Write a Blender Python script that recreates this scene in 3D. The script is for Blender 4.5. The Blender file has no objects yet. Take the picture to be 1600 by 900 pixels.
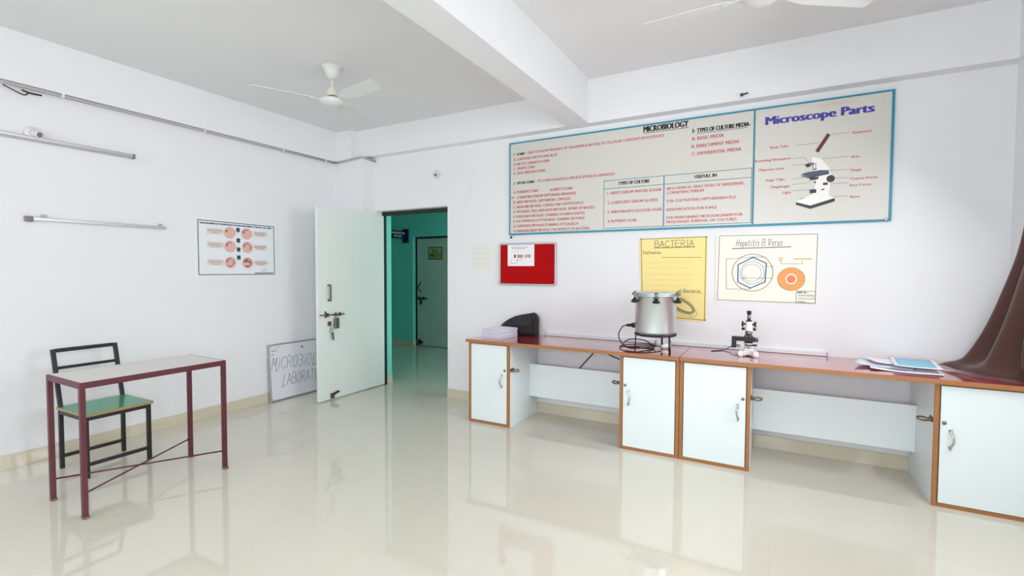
import bpy, bmesh, math, random
from mathutils import Vector, Matrix
random.seed(7)
S = bpy.context.scene
COL = S.collection

# ------------------------------------------------------------------ camera
YAW, PITCH, ROLL, EYE = math.radians(-28.704), math.radians(-2.057), math.radians(0.21), 1.39
fw = Vector((math.sin(YAW)*math.cos(PITCH), math.cos(YAW)*math.cos(PITCH), math.sin(PITCH)))
rt = Vector((math.cos(YAW), -math.sin(YAW), 0)); up = rt.cross(fw)
rt2 = rt*math.cos(ROLL) + up*math.sin(ROLL); up2 = up*math.cos(ROLL) - rt*math.sin(ROLL)
cam = bpy.data.cameras.new('camera'); cam.sensor_width = 36.0; cam.lens = 751.4/1600*36
cam.clip_start = 0.05
camo = bpy.data.objects.new('camera', cam); COL.objects.link(camo)
mw = Matrix((rt2, up2, -fw)).transposed().to_4x4(); mw.translation = Vector((0, 0, EYE))
camo.matrix_world = mw
S.camera = camo

# ------------------------------------------------------------------ light, exposure
S.view_settings.view_transform = 'Standard'; S.view_settings.look = 'None'
S.view_settings.gamma = 1.0; S.view_settings.use_curve_mapping = False
S.view_settings.exposure = -0.03
S.cycles.use_denoising = True
S.cycles.max_bounces = 12; S.cycles.diffuse_bounces = 8; S.cycles.glossy_bounces = 6
w = bpy.data.worlds.new('sky'); S.world = w; w.use_nodes = True
w.node_tree.nodes['Background'].inputs[0].default_value = (0.88, 0.95, 1.0, 1)
w.node_tree.nodes['Background'].inputs[1].default_value = 3.0

def area(name, loc, aim, sx, sy, power, col=(0.975, 0.99, 1.0), spread=180):
    l = bpy.data.lights.new(name, 'AREA'); l.shape = 'RECTANGLE'; l.size = sx; l.size_y = sy
    l.energy = power; l.color = col; l.spread = math.radians(spread)
    o = bpy.data.objects.new(name, l); COL.objects.link(o); o.location = loc
    o.rotation_euler = Vector(aim).to_track_quat('-Z', 'Z').to_euler()
    return o
# daylight coming in through each window opening
area('daylight_window_1', (1.52, 2.75, 1.75), (-1, -0.2, -0.95), 1.5, 1.4, 60)
area('daylight_window_2', (1.52, -0.9, 1.70), (-1, 0.15, -0.5), 1.8, 1.4, 84)
area('daylight_window_3', (-0.6, -2.78, 1.65), (0.1, 1, -0.2), 2.0, 1.4, 75)
area('daylight_window_4', (-3.2, -2.78, 1.65), (0, 1, -0.3), 2.0, 1.4, 35)
area('daylight_corridor', (0.9, 5.7, 1.7), (-1, 0, 0), 1.9, 2.2, 6, (1.0, 0.98, 0.92))

# ------------------------------------------------------------------ materials
def lin(c):
    r = []
    for v in c[:3]:
        v /= 255.0
        r.append(v/12.92 if v <= 0.04045 else ((v+0.055)/1.055)**2.4)
    return (r[0], r[1], r[2], 1.0)
MAT = {}
def mat(name, rgb, rough=0.5, metal=0.0, spec=0.5, noise=0.0, nscale=8.0, coat=0.0, bump=0.0, bscale=60.0, sheen=0.0):
    m = bpy.data.materials.new(name); m.use_nodes = True
    nt = m.node_tree; b = nt.nodes['Principled BSDF']
    b.inputs['Base Color'].default_value = lin(rgb)
    b.inputs['Roughness'].default_value = rough; b.inputs['Metallic'].default_value = metal
    b.inputs['Specular IOR Level'].default_value = spec
    b.inputs['Coat Weight'].default_value = coat; b.inputs['Coat Roughness'].default_value = 0.08
    if sheen: b.inputs['Sheen Weight'].default_value = sheen
    if noise or bump:
        tc = nt.nodes.new('ShaderNodeTexCoord')
    if noise:
        n = nt.nodes.new('ShaderNodeTexNoise'); n.inputs['Scale'].default_value = nscale; n.inputs['Detail'].default_value = 4
        r = nt.nodes.new('ShaderNodeMapRange'); r.inputs[3].default_value = 1-noise; r.inputs[4].default_value = 1+noise
        x = nt.nodes.new('ShaderNodeMix'); x.data_type = 'RGBA'; x.blend_type = 'MULTIPLY'; x.inputs[0].default_value = 1
        x.inputs[6].default_value = lin(rgb)
        nt.links.new(tc.outputs['Object'], n.inputs['Vector']); nt.links.new(n.outputs[0], r.inputs[0])
        nt.links.new(r.outputs[0], x.inputs[7]); nt.links.new(x.outputs[2], b.inputs['Base Color'])
    if bump:
        n2 = nt.nodes.new('ShaderNodeTexNoise'); n2.inputs['Scale'].default_value = bscale; n2.inputs['Detail'].default_value = 3
        bp = nt.nodes.new('ShaderNodeBump'); bp.inputs['Strength'].default_value = bump; bp.inputs['Distance'].default_value = 0.01
        nt.links.new(tc.outputs['Object'], n2.inputs['Vector']); nt.links.new(n2.outputs[0], bp.inputs['Height'])
        nt.links.new(bp.outputs[0], b.inputs['Normal'])
    MAT[name] = m
    return m
mat('wall_paint', (229, 230, 233), 0.7, spec=0.3, noise=0.012, nscale=3, bump=0.05, bscale=25)
mat('crack', (206, 204, 206), 0.8)
mat('ceiling_paint', (225, 225, 227), 0.8, spec=0.2, noise=0.012, nscale=2)
mat('teal_paint', (122, 220, 206), 0.45, noise=0.03, nscale=3)
mat('skirting_tile', (206, 198, 178), 0.08, noise=0.03, nscale=6)
mat('laminate', (226, 236, 238), 0.35, noise=0.01, nscale=4)
mat('door_paint', (224, 230, 227), 0.4, noise=0.02, nscale=3)
mat('edge_band', (164, 110, 62), 0.45, noise=0.08, nscale=14)
mat('worktop_red', (158, 22, 44), 0.08, noise=0.05, nscale=5, coat=1.0)
mat('maroon_steel', (86, 28, 42), 0.38, noise=0.12, nscale=20)
mat('worn_steel', (120, 96, 84), 0.5, noise=0.3, nscale=60)
mat('black_steel', (22, 19, 24), 0.42, noise=0.1, nscale=20)
mat('desk_top', (216, 212, 210), 0.35, noise=0.02, nscale=12)
mat('green_laminate', (58, 150, 112), 0.22, noise=0.04, nscale=6)
mat('ply_edge', (164, 140, 96), 0.6, noise=0.1, nscale=40)
mat('chrome', (190, 188, 184), 0.25, 1.0)
mat('dull_metal', (132, 130, 126), 0.38, 1.0)
mat('brass_dark', (112, 98, 78), 0.4, 0.9)
mat('frame_black', (26, 32, 30), 0.5, noise=0.2, nscale=30)
mat('fan_white', (214, 214, 214), 0.3)
mat('fan_cream', (222, 216, 204), 0.35)
mat('fan_edge', (150, 150, 150), 0.4)
mat('pvc_white', (220, 218, 222), 0.35)
mat('trunk_grey', (222, 221, 226), 0.35); mat('pvc_grey', (176, 172, 174), 0.4)
mat('board_face', (207, 205, 199), 0.28, noise=0.02, nscale=3)
mat('board_teal', (28, 138, 164), 0.35)
mat('ink_red', (190, 50, 64), 0.5); mat('ink_black', (22, 22, 24), 0.5); mat('ink_navy', (62, 54, 156), 0.5)
mat('ink_teal', (60, 130, 150), 0.5); mat('ink_grey', (120, 118, 116), 0.5); mat('ink_white', (236, 234, 230), 0.5)
mat('ink_dark', (52, 50, 62), 0.5); mat('ink_slate', (74, 84, 104), 0.5); mat('ink_maroon', (92, 40, 54), 0.5)
mat('stain_tan', (208, 198, 186), 0.5)
mat('red_felt', (172, 2, 6), 0.85, bump=0.15, bscale=400, noise=0.04, nscale=60, spec=0.2)
mat('alu', (186, 184, 186), 0.35, 0.8)
mat('paper', (238, 236, 242), 0.7); mat('paper_cream', (238, 236, 224), 0.7); mat('paper_yellow', (244, 224, 150), 0.7, noise=0.02, nscale=4)
mat('paper_pale', (228, 229, 220), 0.7)
mat('mark_pale', (210, 211, 200), 0.7); mat('pencil', (128, 122, 92), 0.8); mat('pencil_grey', (112, 112, 116), 0.8)
mat('poster_white', (228, 233, 238), 0.3); mat('pink', (226, 178, 166), 0.5); mat('pink_rim', (206, 160, 156), 0.5)
mat('label_pink', (228, 222, 220), 0.5); mat('streak', (150, 100, 90), 0.5); mat('streak_red', (112, 32, 46), 0.5)
mat('ink_blue_black', (44, 52, 84), 0.5); mat('olive', (128, 140, 96), 0.7); mat('olive_light', (196, 192, 124), 0.7)
mat('crayon_orange', (252, 160, 92), 0.7, noise=0.08, nscale=60); mat('crayon_red', (246, 132, 88), 0.7); mat('crayon_brown', (150, 92, 80), 0.7)
mat('crayon_blue', (70, 92, 124), 0.7); mat('pale_blue', (226, 234, 238), 0.7); mat('ochre', (214, 176, 112), 0.7)
mat('swatch_brown', (150, 84, 70), 0.6); mat('swatch_gold', (190, 164, 84), 0.6)
mat('whiteboard', (224, 226, 234), 0.18); mat('marker', (124, 124, 132), 0.5); mat('rubber', (40, 36, 36), 0.7)
mat('alu_pot', (216, 226, 228), 0.36, 0.85, noise=0.03, nscale=5)
mat('black_plastic', (24, 22, 24), 0.35); mat('cord_black', (34, 26, 28), 0.45); mat('white_plastic', (230, 230, 230), 0.35)
mat('scope_white', (226, 226, 224), 0.3); mat('glass_dark', (70, 76, 84), 0.1)
mat('bag_black', (42, 40, 44), 0.8, bump=0.25, bscale=300, noise=0.08, nscale=20)
mat('booklet_edge', (170, 168, 194), 0.8, noise=0.05, nscale=90); mat('booklet_cover', (232, 232, 242), 0.6); mat('booklet_dark', (104, 102, 128), 0.7)
mat('sheet_blue', (120, 190, 222), 0.35, noise=0.12, nscale=18); mat('sheet_pale', (220, 226, 240), 0.35)
mat('curtain_brown', (72, 40, 31), 0.75, noise=0.06, nscale=40, sheen=0.3, bump=0.1, bscale=250)
mat('sign_navy', (14, 20, 74), 0.4); mat('door_grey', (186, 200, 194), 0.45, noise=0.05, nscale=3); mat('note_olive', (168, 172, 116), 0.7)
mat('key_blue', (40, 104, 140), 0.4)

def floor_material():
    m = bpy.data.materials.new('glossy_tiles'); m.use_nodes = True; nt = m.node_tree; b = nt.nodes['Principled BSDF']
    tc = nt.nodes.new('ShaderNodeTexCoord')
    br = nt.nodes.new('ShaderNodeTexBrick'); br.offset = 0; br.squash = 1
    br.inputs['Scale'].default_value = 1.0; br.inputs['Brick Width'].default_value = 0.6; br.inputs['Row Height'].default_value = 0.6
    br.inputs['Mortar Size'].default_value = 0.0016; br.inputs['Mortar Smooth'].default_value = 0.3; br.inputs['Bias'].default_value = 0
    br.inputs['Color1'].default_value = lin((214, 211, 198)); br.inputs['Color2'].default_value = lin((212, 209, 196))
    br.inputs['Mortar'].default_value = lin((204, 200, 187))
    n = nt.nodes.new('ShaderNodeTexNoise'); n.inputs['Scale'].default_value = 2.2; n.inputs['Detail'].default_value = 6
    r = nt.nodes.new('ShaderNodeMapRange'); r.inputs[3].default_value = 0.97; r.inputs[4].default_value = 1.03
    x = nt.nodes.new('ShaderNodeMix'); x.data_type = 'RGBA'; x.blend_type = 'MULTIPLY'; x.inputs[0].default_value = 1
    nt.links.new(tc.outputs['Object'], br.inputs['Vector']); nt.links.new(tc.outputs['Object'], n.inputs['Vector'])
    nt.links.new(n.outputs[0], r.inputs[0]); nt.links.new(br.outputs[0], x.inputs[6]); nt.links.new(r.outputs[0], x.inputs[7])
    nt.links.new(x.outputs[2], b.inputs['Base Color'])
    b.inputs['Roughness'].default_value = 0.038; b.inputs['IOR'].default_value = 1.6
    MAT['tiles'] = m
floor_material()
def pane_material():
    m = bpy.data.materials.new('window_glass'); m.use_nodes = True; nt = m.node_tree
    nt.nodes.remove(nt.nodes['Principled BSDF']); out = nt.nodes['Material Output']
    t = nt.nodes.new('ShaderNodeBsdfTransparent'); g = nt.nodes.new('ShaderNodeBsdfGlossy'); g.inputs['Roughness'].default_value = 0.02
    fr = nt.nodes.new('ShaderNodeFresnel'); fr.inputs[0].default_value = 1.45; mx = nt.nodes.new('ShaderNodeMixShader')
    nt.links.new(fr.outputs[0], mx.inputs[0]); nt.links.new(t.outputs[0], mx.inputs[1]); nt.links.new(g.outputs[0], mx.inputs[2])
    nt.links.new(mx.outputs[0], out.inputs[0]); MAT['pane'] = m
pane_material()

# ------------------------------------------------------------------ builder
class MB:
    def __init__(s, default='wall_paint'):
        s.bm = bmesh.new(); s.slots = []; s.cur = default; s.idx(default)
    def idx(s, name):
        if name not in s.slots: s.slots.append(name)
        return s.slots.index(name)
    def _tag(s, faces, m, smooth=False):
        i = s.idx(m or s.cur)
        for f in faces: f.material_index = i; f.smooth = smooth
    def box(s, lo, hi, m=None, bev=0.0, mtx=None):
        vs = [s.bm.verts.new((x, y, z)) for x in (lo[0], hi[0]) for y in (lo[1], hi[1]) for z in (lo[2], hi[2])]
        q = [(0,1,3,2),(4,6,7,5),(0,4,5,1),(2,3,7,6),(0,2,6,4),(1,5,7,3)]
        fs = [s.bm.faces.new([vs[i] for i in f]) for f in q]
        s._tag(fs, m)
        if bev:
            ed = list({e for f in fs for e in f.edges})
            r = bmesh.ops.bevel(s.bm, geom=ed, offset=bev, segments=2, profile=0.5, affect='EDGES')
            s._tag(r['faces'], m); vs = list({v for f in r['faces'] for v in f.verts} | {v for v in vs if v.is_valid})
        if mtx is not None:
            bmesh.ops.transform(s.bm, matrix=mtx, verts=[v for v in vs if v.is_valid])
        return vs
    def bar(s, a, b, wx, wy, m=None, bev=0.0, side=(0, 0, 1)):
        # rectangular bar from a to b
        a = Vector(a); b = Vector(b); d = (b-a); L = d.length; d.normalize()
        sd = Vector(side)
        if abs(d.dot(sd)) > 0.95: sd = Vector((1, 0, 0))
        x = sd.cross(d).normalized(); y = d.cross(x)
        M = Matrix((x, y, d)).transposed().to_4x4(); M.translation = a
        s.box((-wx/2, -wy/2, 0), (wx/2, wy/2, L), m, bev, M)
    def ring(s, pts_list, m=None, closed=True, caps=True, smooth=True):
        # skin successive rings of equal length
        rows = [[s.bm.verts.new(p) for p in r] for r in pts_list]
        fs = []; n = len(rows[0])
        for i in range(len(rows)-1):
            for j in range(n if closed else n-1):
                k = (j+1) % n
                fs.append(s.bm.faces.new((rows[i][j], rows[i][k], rows[i+1][k], rows[i+1][j])))
        s._tag(fs, m, smooth)
        if caps and closed:
            c = [s.bm.faces.new(rows[0][::-1]), s.bm.faces.new(rows[-1])]; s._tag(c, m, False)
        return rows
    def lathe(s, prof, org=(0, 0, 0), m=None, seg=32, mtx=None, caps=True, smooth=True):
        o = Vector(org); R = []
        for r, z in prof:
            R.append([Vector((math.cos(2*math.pi*k/seg)*r, math.sin(2*math.pi*k/seg)*r, z)) for k in range(seg)])
        if mtx is None: R = [[p+o for p in r] for r in R]
        else: R = [[mtx @ p for p in r] for r in R]
        s.ring(R, m, True, caps, smooth)
    def cyl(s, a, b, r, m=None, seg=16, r2=None):
        a = Vector(a); b = Vector(b); d = (b-a).normalized()
        t = Vector((0, 0, 1)) if abs(d.z) < 0.9 else Vector((1, 0, 0))
        x = t.cross(d).normalized(); y = d.cross(x); r2 = r if r2 is None else r2
        f = lambda c, q: [c + x*math.cos(2*math.pi*k/seg)*q + y*math.sin(2*math.pi*k/seg)*q for k in range(seg)]
        s.ring([f(a, r), f(b, r2)], m)
    def tube(s, path, r, m=None, seg=8, closed=False):
        P = [Vector(p) for p in path]; n = len(P); R = []; x = None
        for i in range(n):
            d = (P[(i+1) % n]-P[i-1]) if closed else (P[min(i+1, n-1)]-P[max(i-1, 0)])
            d.normalize()
            if x is None:
                t = Vector((0, 0, 1)) if abs(d.z) < 0.9 else Vector((1, 0, 0)); x = t.cross(d).normalized()
            else:
                x = (x - d*x.dot(d)).normalized()
            y = d.cross(x)
            R.append([P[i] + x*math.cos(2*math.pi*k/seg)*r + y*math.sin(2*math.pi*k/seg)*r for k in range(seg)])
        if closed: R.append(R[0]); s.ring(R, m, True, False)
        else: s.ring(R, m)
    def prism(s, poly, vec, m=None):
        v = Vector(vec); a = [s.bm.verts.new(p) for p in poly]; b = [s.bm.verts.new(Vector(p)+v) for p in poly]
        n = len(a); fs = [s.bm.faces.new(a[::-1]), s.bm.faces.new(b)]
        for i in range(n): fs.append(s.bm.faces.new((a[i], a[(i+1) % n], b[(i+1) % n], b[i])))
        s._tag(fs, m)
    def grid(s, rows, m=None, smooth=True):
        s.ring(rows, m, closed=False, caps=False, smooth=smooth)
    def build(s, name, parent=None, weld=0.0):
        if weld: bmesh.ops.remove_doubles(s.bm, verts=s.bm.verts, dist=weld)
        bmesh.ops.recalc_face_normals(s.bm, faces=[f for f in s.bm.faces if not getattr(s, 'flat', set()) or f.index not in s.flat])
        me = bpy.data.meshes.new(name); s.bm.to_mesh(me); s.bm.free()
        for k in s.slots: me.materials.append(MAT[k])
        o = bpy.data.objects.new(name, me); COL.objects.link(o)
        if parent is not None: o.parent = parent
        return o

def smooth_path(pts, n=8):
    P = [Vector(p) for p in pts]; out = []
    for i in range(len(P)-1):
        p0 = P[max(i-1, 0)]; p1 = P[i]; p2 = P[i+1]; p3 = P[min(i+2, len(P)-1)]
        for k in range(n):
            t = k/n
            out.append(0.5*((2*p1)+(p2-p0)*t+(2*p0-5*p1+4*p2-p3)*t*t+(3*p1-p0-3*p2+p3)*t**3))
    out.append(P[-1]); return out

# text glyphs from the built-in font
_cap = {}
def glyphs(s, bold):
    c = bpy.data.curves.new('t', 'FONT'); c.body = s; c.size = 1.0; c.offset = bold; c.resolution_u = 2
    c.dimensions = '2D'; c.fill_mode = 'FRONT'
    o = bpy.data.objects.new('t', c); me = o.to_mesh()
    vs = [(v.co.x, v.co.y) for v in me.vertices]; fs = [tuple(p.vertices) for p in me.polygons]
    o.to_mesh_clear(); bpy.data.objects.remove(o); bpy.data.curves.remove(c)
    return vs, fs
def capheight(bold):
    if bold not in _cap:
        vs, _ = glyphs('H', bold); ys = [v[1] for v in vs]; _cap[bold] = (min(ys), max(ys))
    return _cap[bold]

# single-stroke pen letters (hand lettering): strokes in a unit box
PEN = {
 'A': [[(0,0),(.5,1),(1,0)],[(.2,.38),(.8,.38)]], 'B': [[(0,0),(0,1),(.7,1),(.85,.8),(.7,.56),(.1,.54)],[(.7,.56),(1,.35),(.85,.05),(0,0)]],
 'C': [[(1,.85),(.6,1),(.15,.8),(0,.45),(.2,.1),(.6,0),(1,.15)]], 'E': [[(1,1),(0,1),(0,0),(1,0)],[(0,.52),(.8,.52)]],
 'G': [[(1,.85),(.6,1),(.15,.8),(0,.45),(.2,.1),(.6,0),(1,.15),(1,.45),(.6,.45)]], 'I': [[(.5,0),(.5,1)],[(.2,1),(.8,1)],[(.2,0),(.8,0)]],
 'i': [[(.3,0),(.55,.66)],[(.6,.86),(.64,.94)]], 'L': [[(.45,1),(.1,0),(0,-.12),(.9,.02)]], 'M': [[(-.05,0),(.2,1),(.5,.35),(.95,1),(.85,.25),(1,-.15),(1.3,-.1)]],
 'O': [[(.5,1),(.1,.75),(0,.4),(.2,.05),(.55,0),(.9,.3),(1,.65),(.8,.95),(.5,1)]], 'R': [[(0,0),(.1,1),(.7,1),(.95,.8),(.75,.55),(.1,.5)],[(.4,.5),(1,0)]],
 'T': [[(0,1),(1,1)],[(.5,1),(.45,0)]], 'Y': [[(0,1),(.5,.5),(1,1)],[(.5,.5),(.5,0)]], '3': [[(0,1),(.8,1),(.95,.8),(.75,.56),(.3,.54)],[(.75,.56),(1,.3),(.7,0),(0,.05)]],
 'H': [[(0,0),(.18,1)],[(.7,0),(.9,1),(1,1.05)],[(-.1,.45),(.2,.55),(.9,.55)]], 'V': [[(-.1,.85),(.1,1),(.35,0),(1,1.05)]], 'S': [[(1,.85),(.5,1),(.05,.8),(.2,.55),(.8,.45),(1,.2),(.6,0),(0,.1)]],
 'e': [[(.05,.3),(.8,.38),(.6,.6),(.2,.5),(.1,.2),(.5,0),(1,.15)]], 'p': [[(.1,.6),(.1,-.45)],[(.1,.5),(.6,.6),(.85,.35),(.5,0),(.1,.1)]],
 'a': [[(.8,.55),(.3,.6),(.05,.25),(.3,0),(.7,.15),(.8,.55),(.8,.1),(1,0)]], 't': [[(.5,.95),(.4,.15),(.6,0),(.9,.1)],[(.1,.62),(.85,.62)]],
 's': [[(.85,.5),(.4,.6),(.15,.45),(.8,.22),(.6,0),(.1,.05)]], 'r': [[(.15,.6),(.2,0)],[(.2,.4),(.5,.6),(.9,.55)]], 'u': [[(.1,.6),(.15,.1),(.5,0),(.85,.2),(.85,.6),(.85,.1),(1,0)]],
 'f': [[(.9,.9),(.6,1),(.45,.7),(.4,-.35)],[(.1,.55),(.8,.55)]], 'n': [[(.1,.6),(.12,0)],[(.12,.4),(.5,.6),(.8,.5),(.85,0)]], 'o': [[(.5,.6),(.1,.4),(.2,.05),(.6,0),(.9,.3),(.5,.6)]],
 'd': [[(.8,.5),(.4,.6),(.08,.3),(.3,0),(.8,.15)],[(.85,1),(.85,0)]], 'c': [[(.9,.5),(.4,.6),(.08,.3),(.3,0),(.9,.1)]], 'y': [[(.1,.6),(.45,.05)],[(.9,.6),(.3,-.4)]], 'b': [[(.1,1),(.1,0),(.6,0),(.85,.3),(.6,.58),(.1,.5)]],
 'D': [[(0,0),(.05,1),(.6,.95),(1,.5),(.6,.05),(0,0)]], 'l': [[(.4,1),(.35,0)]], 'm': [[(.05,.6),(.07,0)],[(.07,.45),(.35,.6),(.5,.5),(.5,0)],[(.5,.45),(.8,.6),(.95,.5),(.95,0)]], ':': [[(.4,.1),(.5,.1)],[(.4,.5),(.5,.5)]], '-': [[(.1,.35),(.9,.35)]], '.': [[(.4,0),(.55,0)]], ' ': [],
}
class Print:
    """Draws flat ink on a face: origin, u and v directions, outward normal, into a mesh builder."""
    def __init__(s, mb, O, U, V, off=0.0008):
        s.mb = mb; s.O = Vector(O); s.U = Vector(U).normalized(); s.V = Vector(V).normalized(); s.N = s.U.cross(s.V); s.off = off; s.l = 1; s.k = 0
    def P(s, u, v): return s.O + s.U*u + s.V*v + s.N*(s.off*s.l + s.k*1.2e-5)
    def poly(s, pts, m):
        s.k = (s.k+1) % 36            # each stroke lies a hair above the last, as ink does
        vs = [s.mb.bm.verts.new(s.P(*p)) for p in pts]
        a = sum(pts[i][0]*pts[(i+1) % len(pts)][1]-pts[(i+1) % len(pts)][0]*pts[i][1] for i in range(len(pts)))
        if a < 0: vs.reverse()
        s.mb._tag([s.mb.bm.faces.new(vs)], m)
    def rect(s, u0, v0, u1, v1, m): s.poly([(u0,v0),(u1,v0),(u1,v1),(u0,v1)], m)
    def line(s, pts, wd, m, closed=False):
        pts = [Vector(p) for p in pts]
        if closed: pts = pts + [pts[0]]
        for a, b in zip(pts, pts[1:]):
            d = b-a
            if d.length < 1e-6: continue
            d.normalize(); n = Vector((-d.y, d.x))*wd/2; e = d*wd*0.35
            s.poly([tuple(a-e-n), tuple(b+e-n), tuple(b+e+n), tuple(a-e+n)], m)
    def disc(s, u, v, ru, rv, m, seg=28):
        s.poly([(u+ru*math.cos(2*math.pi*k/seg), v+rv*math.sin(2*math.pi*k/seg)) for k in range(seg)], m)
    def ringl(s, u, v, ru, rv, wd, m, seg=36):
        s.line([(u+ru*math.cos(2*math.pi*k/seg), v+rv*math.sin(2*math.pi*k/seg)) for k in range(seg)], wd, m, True)
    def text(s, st, u0, u1, v, h, m, wt=0.0, bold=0.0):
        vs, fs = glyphs(st, bold); xs = [p[0] for p in vs]; x0, x1 = min(xs), max(xs); b, t = capheight(bold)
        ku = (u1-u0)/(x1-x0); kv = h/(t-b)
        i = s.mb.idx(m); w2 = h*wt; n = max(1, int(round(wt/0.06)))
        ku = (u1-u0-w2)/(x1-x0)
        for c in range(n+1):
            s.k = (s.k+1) % 36
            V = [s.mb.bm.verts.new(s.P(u0+(x-x0)*ku+w2*c/n, v+(y-b)*kv)) for x, y in vs]
            for f in fs: s.mb.bm.faces.new([V[k] for k in f]).material_index = i
    def pen(s, st, u0, u1, v, h, wd, m, slant=0.0, dv=0.0):
        wts = [0.55 if c in 'iIl:. -' else (0.72 if c.islower() else 1.0) for c in st]; tot = sum(wts); u = u0
        for c, wt in zip(st, wts):
            cw = (u1-u0)*wt/tot; vv = v+dv*(u-u0)/max(u1-u0, 1e-6)
            for stx in PEN[c]:
                q = [(u + x*cw*0.76 + y*h*slant, vv + y*h) for x, y in stx]
                if len(q) > 3: q = [(p.x, p.y) for p in smooth_path([(a, b, 0) for a, b in q], 3)]
                s.line(q, wd, m)
            u += cw
    def squiggle(s, u0, u1, v, h, wd, m, n=14):
        s.line([(u0+(u1-u0)*i/n, v+h*(0.5+0.5*math.sin(i*2.3+u0*40))*(0.5+0.5*random.random())) for i in range(n+1)], wd, m)

def tag(o, label, cat, group=None):
    o['label'] = label; o['category'] = cat
    if group: o['group'] = group
    return o
def thing(name, label, cat, loc=(0, 0, 0), rz=0.0, group=None):
    o = bpy.data.objects.new(name, None); COL.objects.link(o); o.empty_display_size = 0.1
    o.location = loc; o.rotation_euler = (0, 0, rz)
    return tag(o, label, cat, group)
def struct(o): o['kind'] = 'structure'; return o
def wall_boxes(mb, axis, a0, a1, t0, t1, z0, z1, holes, m=None):
    """wall along axis 'x' or 'y' from a0 to a1, thickness t0..t1, with rectangular holes (a,b,za,zb)."""
    xs = sorted({a0, a1, *[h[0] for h in holes], *[h[1] for h in holes]}); zs = sorted({z0, z1, *[h[2] for h in holes], *[h[3] for h in holes]})
    for p, q in zip(xs, xs[1:]):
        run = None
        for r, t in list(zip(zs, zs[1:])) + [(None, None)]:
            solid = r is not None and not any(h[0] <= p and q <= h[1] and h[2] <= r and t <= h[3] for h in holes)
            if solid: run = (run[0], t) if run else (r, t)
            elif run:
                lo, hi = ((p, t0, run[0]), (q, t1, run[1])) if axis == 'x' else ((t0, p, run[0]), (t1, q, run[1]))
                mb.box(lo, hi, m); run = None

# ================================================================== the setting
XL, XR, YB, YR = -4.65, 1.32, 4.25, -2.6
ZL, ZR, ZB = 3.02, 3.095, 2.712          # ceilings of the two bays, underside of the beams
DX0, DX1, DZ = -4.17, -3.125, 2.088      # doorway
b = MB('tiles'); b.box((-9.0, YR-0.2, -0.1), (XR+0.2, 7.6, 0.0)); struct(b.build('floor'))
b = MB('ceiling_paint')
b.box((XL-0.2, YR-0.2, ZL), (-1.6, YB+0.25, 3.3)); b.box((-1.6, YR-0.2, ZR), (XR+0.2, YB+0.25, 3.3)); struct(b.build('ceiling'))
b = MB('wall_paint'); wall_boxes(b, 'x', XL-0.2, XR+0.2, YB, YB+0.24, 0, 3.2, [(DX0, DX1, 0, DZ)])
p = Print(b, (0, YB, 0), (1, 0, 0), (0, 0, 1), 0.0006); p.line([(-2.79, 2.46), (-2.80, 2.38), (-2.82, 2.29), (-2.83, 2.20), (-2.86, 2.14), (-2.91, 2.12)], 0.004, 'crack'); struct(b.build('wall_back'))
b = MB('wall_paint'); wall_boxes(b, 'y', YR-0.2, YB, XL-0.2, XL, 0, 3.2, []); struct(b.build('wall_left'))
b = MB('wall_paint'); wall_boxes(b, 'y', YR-0.2, YB, XR, XR+0.2, 0, 3.2, [(2.0, 3.5, 0.95, 2.35), (-1.8, 0.0, 0.95, 2.35)]); struct(b.build('wall_right'))
b = MB('wall_paint'); wall_boxes(b, 'x', XL, XR, YR-0.2, YR, 0, 3.2, [(-1.6, 0.4, 0.95, 2.35), (-4.2, -2.2, 0.95, 2.35)]); struct(b.build('wall_rear'))
# pillar in the corner behind the door
b = MB('wall_paint'); b.box((XL, 4.06, 0), (DX0-0.012, YB, 2.69)); b.box((XL, 4.06, 2.69), (-4.365, YB, ZL)); struct(b.build('wall_pillar'))
# beams
b = MB('wall_paint'); b.box((XL, YR, 2.672), (-4.60, 4.06, ZL), None); struct(b.build('ceiling_beam'))
b = MB('wall_paint'); b.box((-4.365, 4.14, ZB), (XR, YB, ZL)); b.box((-1.5, 4.14, ZL), (XR, YB, ZR)); struct(b.build('ceiling_beam'))
b = MB('wall_paint'); b.box((-1.715, YR, ZB), (-1.495, 4.14, ZL)); b.box((-1.6, YR, ZL), (-1.495, 4.14, ZR)); struct(b.build('ceiling_beam'))
b = MB('wall_paint'); b.box((1.29, YR, ZB), (XR, 4.14, ZR)); struct(b.build('ceiling_beam'))
# skirting tiles
b = MB('skirting_tile'); b.box((XL, YR, 0), (XL+0.012, 4.06, 0.10), None, 0.002); struct(b.build('baseboard_left'))
b = MB('skirting_tile'); b.box((DX1, YB-0.012, 0), (XR, YB, 0.10), None, 0.002); struct(b.build('baseboard_back'))
b = MB('skirting_tile'); b.box((XR-0.012, YR, 0), (XR, 3.6, 0.10), None, 0.002); struct(b.build('baseboard_right'))
# windows
def window(name, axis, a0, a1, t, z0=0.95, z1=2.35):
    f = MB('pvc_white'); d = 0.06
    def bx(p, q, r, s_):
        if axis == 'y': f.box((t-0.03, p, r), (t+0.03, q, s_))
        else: f.box((p, t-0.03, r), (q, t+0.03, s_))
    bx(a0, a0+d, z0, z1); bx(a1-d, a1, z0, z1); bx(a0+d, a1-d, z0, z0+d); bx(a0+d, a1-d, z1-d, z1)
    mid = (a0+a1)/2; bx(mid-0.03, mid+0.03, z0+d, z1-d)
    o = struct(f.build(name))
    for p, q in ((a0+d, mid-0.03), (mid+0.03, a1-d)):
        g = MB('pane')
        if axis == 'y': g.box((t-0.003, p, z0+d), (t+0.003, q, z1-d))
        else: g.box((p, t-0.003, z0+d), (q, t+0.003, z1-d))
        g.build('pane', o)
window('window_1', 'y', 2.0, 3.5, XR+0.12); window('window_2', 'y', -1.8, 0.0, XR+0.12)
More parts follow.
